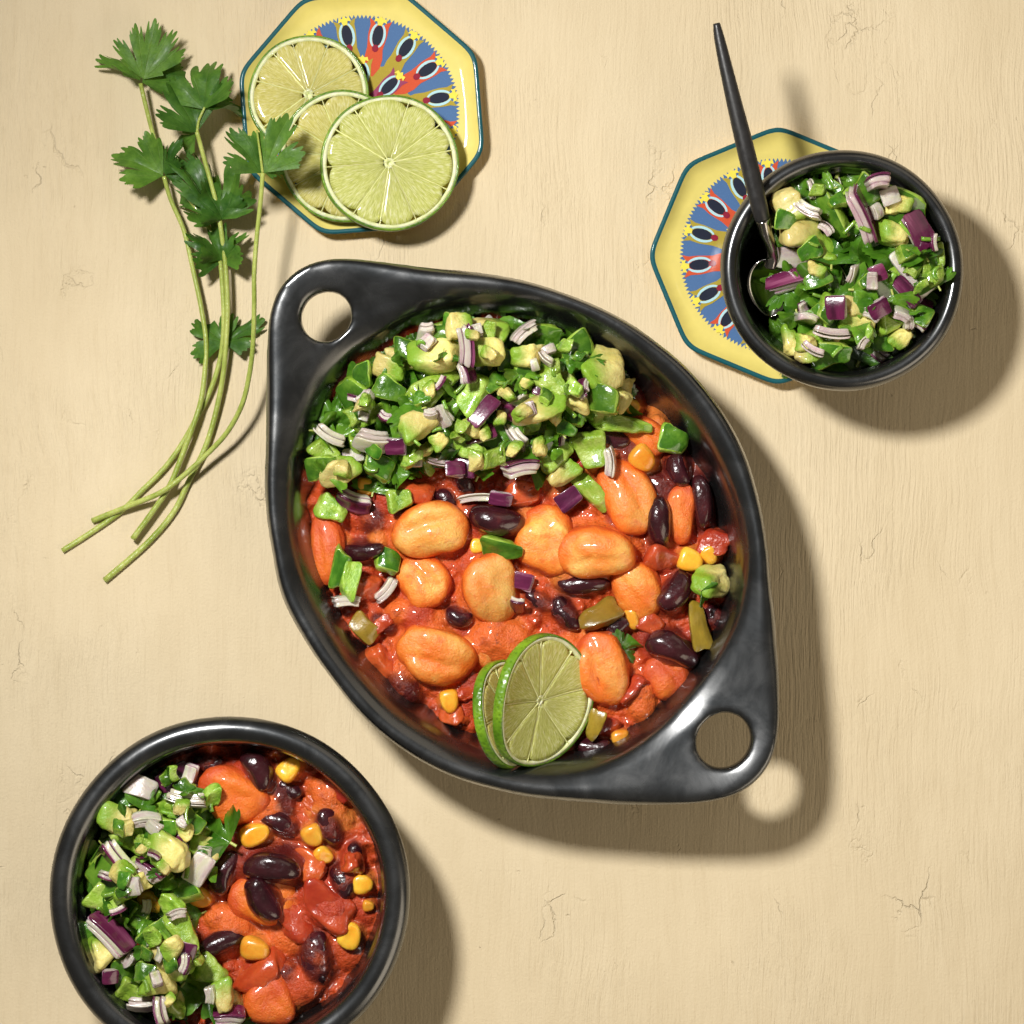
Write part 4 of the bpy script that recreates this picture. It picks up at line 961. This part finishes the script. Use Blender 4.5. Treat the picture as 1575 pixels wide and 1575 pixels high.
for it in [('C',240,1230,50,44,20),('C',150,1330,60,50,80),('C',280,1350,50,40,10),('C',170,1380,60,60,40),('C',250,1480,60,44,100),('C',292,1533,80,72,60),('C',329,1280,72,60,-60),('C',360,1575,60,40,0),
 ('P',323,1225,28,40,0,'f'),('P',266,1244,46,34,-10,'f'),('P',292,1263,44,40,30,'s'),('P',250,1270,46,34,0,'s'),('P',209,1286,54,44,50,'f'),('P',163,1347,56,50,60,'s'),('P',167,1376,56,44,30,'f'),('P',281,1366,40,44,80,'s'),('P',209,1411,42,40,5,'s'),('P',268,1394,44,36,40,'f'),('P',249,1434,46,44,-60,'s'),('P',285,1427,58,34,60,'f'),('P',197,1491,42,44,-10,'s'),('P',323,1495,46,38,20,'f'),('P',212,1533,38,40,0,'s'),('P',138,1434,30,40,80,'s'),('P',185,1220,40,30,0,'s'),('P',180,1545,40,36,30,'f'),
 ('A',186,1255,50,44,20,None),('A',205,1362,56,30,-40,None),('A',247,1503,50,38,0,None),('A',342,1530,44,36,70,None),('A',153,1461,44,40,70,None),('A',270,1469,54,40,40,None),
 ('W',216,1209,44,38,20,'s'),('O',266,1198,56,40,-25,'s'),('W',289,1227,60,28,10,'e'),('O',186,1318,64,40,50,'e'),('O',235,1334,48,34,35,'e'),('W',308,1334,54,40,-60,'s'),('O',174,1432,78,44,45,'e'),('O',291,1462,30,50,20,'s'),('O',250,1549,46,62,80,'e'),('O',353,1560,46,36,0,'e'),('O',170,1499,24,24,0,'s'),('W',230,1255,40,26,0,'e'),('W',206,1560,40,24,0,'e'),
 ('A',266,1304,60,54,10,None)]:
    k, x, y, L, Wd, an = it[:6]
    piece(fb, k, x, y, L, Wd, an, mode=it[6] if len(it) > 6 else None, pct=56, **WB)

for i in range(66):
    while True:
        x, y = rf.uniform(140, 330), rf.uniform(1190, 1580); c = P(x, y, 0.04)
        if in_poly(np.array(c.x), np.array(c.y), bpoly) and math.hypot(c.x - bc.x, c.y - bc.y) < bri - 0.006: break
    if i % 5 == 0: piece(fb, 'S', x, y, rf.uniform(14, 28), rf.uniform(5, 8), pct=40, **WB)
    elif i % 5 in (1, 3, 4): piece(fb, rf.choice('PPPAAWWO'), x, y, rf.uniform(17, 31), pct=38, **WB)
    else: piece(fb, 'C', x, y, rf.uniform(26, 46), pct=25, **WB)

# ------------------------------------------------------------------ the small bowl, spoon
cc_, cR, cW = SML
fs = Field(cc_.x, cc_.y, 0.047, 0.0007)
cri = cR - cW - 0.0015
sm_ = P(1325, 415, 0.045)
pulp('salsa_pulp', fs, lambda X, Y: (np.hypot(X - cc_.x, Y - cc_.y) < cri - 0.0005) & (X > P(1185, 0, 0.04).x), lambda X, Y: 0.031 + 0.010 * np.clip(1 - ((X - sm_.x) / 0.034) ** 2 - ((Y - sm_.y) / 0.04) ** 2, -1, 1), 'wet green chopped salsa pulp under the pieces in the small bowl')
WS = dict(where='in the small bowl salsa', group_where='in the small bowl salsa', inside=clampf(cc_, cri - 0.001), zest=0.046)
npl = 0
while npl < 60:
    x, y = rf.uniform(1185, 1460), rf.uniform(265, 570)
    if math.hypot(x - 1300, y - 418) > 150 or (x < 1225 and 350 < y < 480): continue
    k = rf.choices('PAOWC', (0.28, 0.12, 0.12, 0.12, 0.36))[0]
    piece(fs, k, x, y, rf.uniform(32, 48) if k != 'C' else rf.uniform(50, 80), pct=45, **WS); npl += 1
for it in [('C',1282,283,100,60,10),('C',1250,290,60,50,60),('C',1411,370,66,44,15),('C',1315,385,90,60,30),('C',1201,506,66,56,70),('C',1334,528,80,56,20),('C',1348,552,70,44,0),('C',1219,455,60,40,-40),('C',1378,520,60,50,70),('C',1297,470,70,50,40),('C',1370,405,70,44,20),('C',1260,440,50,44,0),
 ('P',1381,316,80,58,20,'s'),('P',1271,333,66,44,65,'s'),('P',1348,453,54,48,-20,'s'),('P',1374,484,56,42,-15,'f'),('P',1440,418,50,44,40,'s'),('P',1275,548,50,38,10,'s'),('P',1275,488,44,36,60,'s'),('P',1450,400,36,40,0,'f'),('P',1330,300,44,36,30,'s'),('P',1225,350,50,34,0,'s'),
 ('A',1212,320,56,48,60,None),('A',1241,364,78,44,10,None),('A',1315,478,52,34,0,None),('A',1313,502,52,34,10,None),('A',1370,363,46,30,10,None),('A',1262,396,40,34,0,None),
 ('O',1345,274,34,46,-10,'e'),('W',1238,329,40,30,30,'e'),('O',1427,349,62,44,60,'s'),('O',1389,451,48,26,50,'s'),('O',1424,486,26,74,25,'e'),('W',1238,488,34,60,10,'e'),('W',1275,515,60,34,8,'e'),('W',1245,540,40,36,30,'e'),('O',1340,425,34,28,-20,'s'),
 ('O',1322,335,90,46,62,'e'),('W',1219,397,56,38,5,'s'),('O',1224,428,88,30,-14,'s'),('W',1400,419,88,40,50,'s'),('C',1297,430,92,84,30),('C',1330,450,60,44,90)]:
    k, x, y, L, Wd, an = it[:6]
    piece(fs, k, x, y, L, Wd, an, mode=it[6] if len(it) > 6 else None, pct=52, **WS)

for i in range(60):
    while True:
        x, y = rf.uniform(1200, 1450), rf.uniform(275, 560)
        if math.hypot(x - 1305, y - 418) < 140 and not (x < 1230 and 350 < y < 480): break
    if i % 5 == 0: piece(fs, 'S', x, y, rf.uniform(16, 32), rf.uniform(5, 9), pct=40, **WS)
    elif i % 5 in (1, 3, 4): piece(fs, rf.choice('PPPAWWO'), x, y, rf.uniform(20, 36), pct=38, **WS)
    else: piece(fs, 'C', x, y, rf.uniform(32, 60), pct=25, **WS)

def tube(pts, rads, n=12, cap=True):
    pts = [Vector(p) for p in pts]; V = []; F = []
    up = Vector((0, 0, 1))
    for i, p in enumerate(pts):
        d = (pts[min(i + 1, len(pts) - 1)] - pts[max(i - 1, 0)]).normalized(); s = d.cross(up)
        s = s.normalized() if s.length > 1e-6 else Vector((1, 0, 0)); u = s.cross(d)
        for k in range(n):
            a = 2 * math.pi * k / n; V.append(p + (s * math.cos(a) + u * math.sin(a)) * rads[i])
    for j in range(len(pts) - 1):
        for k in range(n): F.append((j * n + k, j * n + (k + 1) % n, (j + 1) * n + (k + 1) % n, (j + 1) * n + k))
    if cap: F.append(tuple(range(n))[::-1]); F.append(tuple((len(pts) - 1) * n + k for k in range(n)))
    return V, F
def spline(pts, m=8):
    """Catmull-Rom through points of any dimension"""
    p = np.array(pts, float); p = np.vstack([2 * p[0] - p[1], p, 2 * p[-1] - p[-2]]); out = []
    for i in range(1, len(p) - 2):
        for k in range(m):
            t = k / m; out.append(0.5 * ((2 * p[i]) + (-p[i - 1] + p[i + 1]) * t + (2 * p[i - 1] - 5 * p[i] + 4 * p[i + 1] - p[i + 2]) * t * t + (-p[i - 1] + 3 * p[i] - 3 * p[i + 1] + p[i + 2]) * t ** 3))
    out.append(p[-2]); return np.array(out)
def build_spoon():
    root = empty('spoon', P(1180, 440, 0.03)); tag(root, 'small spoon with slim black handle and steel bowl leaning in the small salsa bowl', 'spoon')
    base = root.location
    L = lambda px, py, z: tuple(P(px, py, z) - base)
    hp = spline([L(1102, 36, 0.068) + (0.0014,), L(1108, 66, 0.0675) + (0.0022,), L(1125, 140, 0.066) + (0.0029,), L(1147, 230, 0.063) + (0.0035,), L(1166, 310, 0.0592) + (0.0034,), L(1173, 338, 0.0565) + (0.0030,)])
    V, F = tube(hp[:, :3], hp[:, 3], 16); obj('handle', mesh('handle', V, F), M['black_metal'], root)
    npnt = spline([L(1173, 337, 0.0567) + (0.0029,), L(1178, 358, 0.0530) + (0.0026,), L(1186, 380, 0.0480) + (0.0025,), L(1189, 394, 0.0445) + (0.0027,), L(1186, 410, 0.0420) + (0.0030,)])
    V, F = tube(npnt[:, :3], npnt[:, 3], 14); V = [Vector(v) for v in V]
    obj('neck', mesh('neck', V, F), M['steel'], root)
    # bowl: shallow oval shell with a pointed shoulder at the neck
    a0 = Vector(L(1188, 397, 0.0435)); a1 = Vector(L(1186, 488, 0.0345)); ax = a1 - a0; ln = ax.length; ax.normalize()
    sd = Vector((0, 0, 1)).cross(ax).normalized(); nn = ax.cross(sd).normalized()
    if nn.z < 0: nn = -nn
    V = []; F = []; nu, nv = 24, 12
    def pt(t, s, off):
        wv = 0.0092 * (max(0.0, math.sin(math.pi * min(1, max(0, t)) ** 0.82)) ** 0.62) + 0.0012 * (1 - t)
        dep = 0.0042 * (1 - s * s) * math.sin(math.pi * min(1, t * 0.98 + 0.01)) ** 0.7
        return a0 + ax * (t * ln) + sd * (s * wv) - nn * (dep + off)
    for off in (0, 0.0007):
        for i in range(nu + 1):
            for j in range(nv + 1): V.append(pt(i / nu, -1 + 2 * j / nv, off))
    q = (nu + 1) * (nv + 1)
    for i in range(nu):
        for j in range(nv):
            a = i * (nv + 1) + j; F.append((a, a + 1, a + nv + 2, a + nv + 1)); F.append((q + a + nv + 1, q + a + nv + 2, q + a + 1, q + a))
    for i in range(nu):
        a = i * (nv + 1); F.append((a, a + nv + 1, q + a + nv + 1, q + a)); b = a + nv; F.append((b + nv + 1, b, q + b, q + b + nv + 1))
    obj('spoon_bowl', mesh('spoon_bowl', V, F), M['steel'], root)
build_spoon()

# ------------------------------------------------------------------ lime slices
def lime(center, R, axes, label, flesh, seed, nseg=10, thick=0.0052, bend=None, ecc=1.0):
    r = random.Random(seed); root = empty('lime_slice', center); tag(root, label, 'lime slice', 'lime slices')
    Mx = Matrix(axes).transposed()
    def put(p):
        p = np.array(p, float); p[:, 1] *= ecc
        if bend: p = bend(p)
        return [Mx @ Vector(v) for v in p]
    n = 96; th = np.linspace(0, 2 * math.pi, n, endpoint=False)
    wob = 1 + 0.012 * np.sin(2 * th + r.uniform(0, 6)) + 0.006 * np.sin(5 * th + r.uniform(0, 6))
    def ring(prof, nm, mt, jit=0):
        V = []; F = []
        for rr, z in prof: V += list(zip(rr * wob * np.cos(th), rr * wob * np.sin(th), np.full(n, z)))
        k = len(prof)
        for j in range(k):
            for i in range(n): F.append((j * n + i, j * n + (i + 1) % n, ((j + 1) % k) * n + (i + 1) % n, ((j + 1) % k) * n + i))
        return obj(nm, mesh(nm, put(V), F), mt, root)
    t = thick / 2; mm = 0.001
    ring([(R - 0.9 * mm, -t), (R - 0.9 * mm, t), (R - 0.35 * mm, t - 0.05 * mm), (R, t - 0.5 * mm), (R + 0.1 * mm, 0), (R, -t + 0.5 * mm), (R - 0.35 * mm, -t + 0.05 * mm)], 'rind', M['rind'])
    Rp = R - 0.92 * mm; Rs = R - 2.3 * mm
    # pith ring with membranes and core as one white web sitting just under the flesh tops
    ring([(Rs - 0.2 * mm, -t + 0.2 * mm), (Rs - 0.2 * mm, t - 0.25 * mm), (Rs + 0.5 * mm, t - 0.05 * mm), (Rp, t - 0.02 * mm), (Rp, -t + 0.02 * mm), (Rs + 0.5 * mm, -t + 0.05 * mm)], 'pith', M['pith'])
    angs = [2 * math.pi * (i + r.uniform(-0.26, 0.26)) / nseg for i in range(nseg)]
    off = r.uniform(0, 6)
    rc = 1.9 * mm
    for i in range(nseg):
        a0 = angs[i]; a1 = angs[(i + 1) % nseg]
        if a1 <= a0: a1 += 2 * math.pi
        # membrane between neighbours
        gap = 0.00013 * r.uniform(0.6, 1.7)
        V = []; UV = []; na, nr_ = 13, 13
        zt = t + r.uniform(-0.1, 0.15) * mm; rin = rc * r.uniform(0.85, 1.6)
        for top in (1, -1):
            for j in range(nr_ + 1):
                f = j / nr_
                for k in range(na + 1):
                    g = k / na
                    rr = rin + (Rs - rin) * f; c1 = a0 + gap / rr; c2 = a1 - gap / rr; a = c1 + (c2 - c1) * g
                    rr2 = rr * (1 - 0.10 * abs(2 * g - 1) ** 3.4 * f ** 2)                 # rounded outer corners
                    edge = min(1, 3.5 * min(g, 1 - g) * (c2 - c1) * rr / (3 * mm)) * min(1, (1 - f) * 6 + 0.25) * min(1, f * 6 + 0.3)
                    z = top * (t - 0.45 * mm + 0.45 * mm * edge ** 0.6) + (zt - t if top > 0 else 0)
                    V.append((rr2 * math.cos(a + off), rr2 * math.sin(a + off), z)); UV.append((a * 1.0 + seed, f))
        q = (nr_ + 1) * (na + 1); F = []
        for j in range(nr_):
            for k in range(na):
                b = j * (na + 1) + k; F.append((b, b + na + 1, b + na + 2, b + 1)); F.append((q + b + 1, q + b + na + 2, q + b + na + 1, q + b))
        for j in range(nr_):
            b = j * (na + 1); F.append((b, q + b, q + b + na + 1, b + na + 1)); b += na; F.append((b + na + 1, q + b + na + 1, q + b, b))
        for k in range(na):
            b = k; F.append((b, b + 1, q + b + 1, q + b)); b = nr_ * (na + 1) + k; F.append((b + 1, b, q + b, q + b + 1))
        me = mesh('segment', put(V), F); ul = me.uv_layers.new(name='UVMap')
        li = np.empty(len(me.loops), int); me.loops.foreach_get('vertex_index', li); ul.data.foreach_set('uv', np.array(UV)[li].ravel())
        obj('segment', me, M[flesh], root)
        am = a0 + off; w_ = max(gap * 1.0, 0.00016); V = []
        for z in (-t + 0.3 * mm, t - 0.12 * mm):
            for rr in np.linspace(rc * 0.6, Rs + 0.3 * mm, 8):
                for sg in (-1, 1): V.append((rr * math.cos(am) - sg * w_ * math.sin(am), rr * math.sin(am) + sg * w_ * math.cos(am), z))
        F = []
        for j in range(7):
            b = j * 2; F += [(16 + b, 16 + b + 1, 16 + b + 3, 16 + b + 2)[::-1], (b, b + 1, b + 3, b + 2), (b, b + 2, 16 + b + 2, 16 + b), (b + 1, 16 + b + 1, 16 + b + 3, b + 3)]
        obj('membrane', mesh('membrane', put(V), F), M['membrane'], root)
    V = []; F = []; nn_ = 14; rs = [rc * r.uniform(0.75, 1.35) for _ in range(nn_)]
    for z, s in ((-t + 0.2 * mm, 1), (t - 0.15 * mm, 1), (t - 0.3 * mm, 0.55), (t - 2.2 * mm, 0.40)):
        for i in range(nn_): a = 2 * math.pi * i / nn_; V.append((rs[i] * s * math.cos(a), rs[i] * s * math.sin(a), z))
    for j in range(3):
        for i in range(nn_): F.append((j * nn_ + i, j * nn_ + (i + 1) % nn_, (j + 1) * nn_ + (i + 1) % nn_, (j + 1) * nn_ + i))
    F.append(tuple(3 * nn_ + i for i in range(nn_))); F.append(tuple(range(nn_))[::-1])
    obj('core', mesh('core', put(V), F), M['pith'], root)
    return root
def tilt_axes(tx, ty, rz=0):
    m = Euler((math.radians(tx), math.radians(ty), math.radians(rz))).to_matrix(); return [tuple(m.col[i]) for i in range(3)]
lime(P(475, 147, 0.0105), 92 * S, tilt_axes(-3, 2, 20), 'golden lime slice lying lowest on the yellow plate, partly covered by others', 'lime_gold', 1)
lime(P(531, 241, 0.0135), 100 * S, tilt_axes(4, -4, 70), 'lime slice sandwiched between two others on the yellow plate', 'lime_gold', 2)
lime(P(599, 251, 0.0178), 104 * S, tilt_axes(1, 5, 10), 'whole round lime slice lying on top of the others on the yellow plate', 'lime_green', 3, nseg=10)
def bender(s0, s1, R):
    """bend along local x: slope runs from s0 at -R to s1 at +R (falling towards +x)"""
    N = 200; xs = np.linspace(-R * 1.1, R * 1.1, N); sl = s0 + (s1 - s0) * (xs + R) / (2 * R)
    px_ = np.cumsum(np.cos(sl)) * (xs[1] - xs[0]); pz = -np.cumsum(np.sin(sl)) * (xs[1] - xs[0])
    px_ -= np.interp(0, xs, px_); pz -= np.interp(0, xs, pz)
    def f(p):
        s = np.interp(p[:, 0], xs, sl); q = p.copy()
        q[:, 0] = np.interp(p[:, 0], xs, px_) + p[:, 2] * np.sin(s); q[:, 2] = np.interp(p[:, 0], xs, pz) + p[:, 2] * np.cos(s); return q
    return f
R1 = 105 * S * 0.96
lime(P(826, 1077, 0.0475), R1, tilt_axes(4, 0, -8), 'lime slice curling upright in the chili of the oval dish, full face showing', 'lime_green', 4, nseg=8, thick=0.0042, bend=bender(math.radians(66), math.radians(26), R1), ecc=1.0)
R2 = 84 * S * 0.96
lime(P(778, 1098, 0.0450), R2, tilt_axes(10, 0, 14), 'lime slice tucked behind the upright lime in the oval dish, only its edge showing', 'lime_gold', 5, nseg=8, thick=0.0042, bend=bender(math.radians(66), math.radians(40), R2), ecc=1.0)

# ------------------------------------------------------------------ coriander sprigs
def add_leaf(root, base, tip, width, roll, seed, crump=0.14, lobes=3, spread=1.5, teeth=5):
    b = P(*base[:2], base[2] * 0.001); t = P(*tip[:2], tip[2] * 0.001); y = t - b; L = y.length; y.normalize()
    x = y.cross(Vector((0, 0, 1))).normalized(); x = Matrix.Rotation(math.radians(roll), 3, y) @ x; z = x.cross(y)
    V, me = leaf_mesh(seed, M['leaf'], crump * 1.25, lobes, spread, 190, 14, False, teeth)
    L *= 1.02; A = Matrix((x * L * width * 1.02, y * L, z * L)).transposed()
    for v in me.vertices: v.co = A @ v.co
    o = obj('leaf', me, None, root); o.location = b - root.location; return o
def add_stem(root, pts, r0, r1, nm='stem'):
    q = spline([tuple(P(x, y, z * 0.001)) for x, y, z in pts], 8)
    rad = np.linspace(r0, r1, len(q)); q2 = [Vector(p) - root.location for p in q]
    V, F = tube(q2, rad, 12); return obj(nm, mesh(nm, V, F), M['stem'], root)
def sprig(x, y, label):
    o = empty('coriander_sprig', P(x, y, 0.0)); return tag(o, label, 'coriander', 'loose coriander sprigs')
# sprig with the thin inner stem, reaching furthest
s1 = sprig(96, 847, 'coriander sprig with three leaf tiers and the furthest reaching pale stem end')
add_stem(s1, [(96,847,1.2),(143,817,1.2),(188,785,1.4),(216,757,1.8),(251,722,2.2),(277,687,2.5),(299,649,3),(321,607,3),(338,555,4),(344,500,6),(342,440,7),(336,390,8),(318,345,7),(280,290,6),(252,248,5),(238,215,6),(226,170,8),(216,128,10)], 0.00115, 0.0009)
add_leaf(s1, (221,122,10), (240,27,12), 0.88, 10, 41, 0.10, 5, 1.2, 4)
add_leaf(s1, (216,124,10), (153,80,6), 0.42, 62, 42, 0.12, 3, 1.3)
add_leaf(s1, (219,127,9), (292,104,4), 0.62, -25, 43, 0.14, 3, 1.3)
add_leaf(s1, (340,404,8), (288,352,10), 0.75, 25, 44, 0.24, 3, 1.5)
add_leaf(s1, (342,404,8), (374,352,12), 0.8, -35, 45, 0.24, 3, 1.4)
add_leaf(s1, (340,400,9), (336,345,16), 0.75, 15, 46, 0.3, 3, 1.5)
add_leaf(s1, (345,528,4), (300,490,3), 1.05, 8, 47, 0.16, 3, 1.5)
add_leaf(s1, (346,528,4), (400,494,3), 0.62, -28, 48, 0.16, 3, 1.4)
# sprig with the middle ridged stem
s2 = sprig(161, 893, 'coriander sprig with the lowest lying thick stem end and leaves in the middle')
add_stem(s2, [(161,893,1.4),(226,836,1.5),(267,788,1.6),(290,741,2),(315,690,2.6),(331,639,3.4),(343,579,5),(348,525,7),(350,468,8),(347,410,9),(341,360,11),(334,318,12),(325,283,13),(311,233,15),(303,203,17)], 0.00130, 0.0009)
add_leaf(s2, (303,204,17), (262,122,20), 0.80, 14, 51, 0.15, 3, 1.15, 6)
add_stem(s2, [(303,204,17),(306,185,18),(315,165,19)], 0.0006, 0.0005, 'stalk')
add_leaf(s2, (313,168,19), (316,92,16), 0.85, -18, 52, 0.15, 3, 1.4)
add_leaf(s2, (316,166,19), (382,152,13), 0.5, -30, 53, 0.2, 3, 1.2)
add_leaf(s2, (302,206,16), (276,226,9), 0.8, 30, 54, 0.2, 3, 1.4)
add_leaf(s2, (338,336,12), (262,225,11), 0.42, 34, 55, 0.14, 5, 1.1, 4)
add_leaf(s2, (338,338,12), (366,247,18), 0.62, -22, 56, 0.2, 3, 1.3)
add_leaf(s2, (342,336,13), (318,288,19), 0.9, 10, 57, 0.3, 3, 1.5)
add_leaf(s2, (336,340,11), (272,286,8), 0.55, 18, 58, 0.2, 3, 1.4)
# sprig whose stem bows left
s3 = sprig(204, 829, 'coriander sprig with short blunt stem end and one wide leaf on its left')
add_stem(s3, [(204,829,4.4),(232,791,4.6),(261,747,5),(283,693,5.5),(297,655,6),(309,617,6),(315,572,6),(317,525,6),(309,471,6),(297,415,6),(283,355,6.5),(263,308,8),(252,271,10)], 0.00125, 0.0009)
add_leaf(s3, (251,270,10), (172,226,14), 0.72, 18, 61, 0.16, 3, 1.2, 5)
add_leaf(s3, (254,268,10), (272,214,14), 0.7, -30, 62, 0.16, 3, 1.2)
add_leaf(s3, (254,269,10), (300,262,5), 0.6, -20, 63, 0.2, 3, 1.3)
# sprig that arches up over the plate
s4 = sprig(142, 801, 'coriander sprig arching up off the table with its leaf over the lime plate')
add_stem(s4, [(142,801,1.4),(204,776,4.5),(248,757,7.5),(283,731,8.5),(321,696,10),(350,664,13),(372,623,17),(383,579,21),(389,531,25),(391,468,29),(391,420,32),(395,365,34),(401,307,37),(404,266,39)], 0.00118, 0.0009)
add_stem(s4, [(404,266,39),(400,235,41),(395,200,43)], 0.0006, 0.0004, 'stalk')
add_leaf(s4, (403,266,39), (352,198,44), 0.86, 22, 71, 0.14, 3, 1.05, 6)
add_leaf(s4, (405,266,39), (440,176,42), 0.70, -14, 72, 0.12, 3, 1.2, 6)
add_leaf(s4, (406,266,39), (434,262,34), 0.6, -40, 73, 0.2, 3, 1.3)
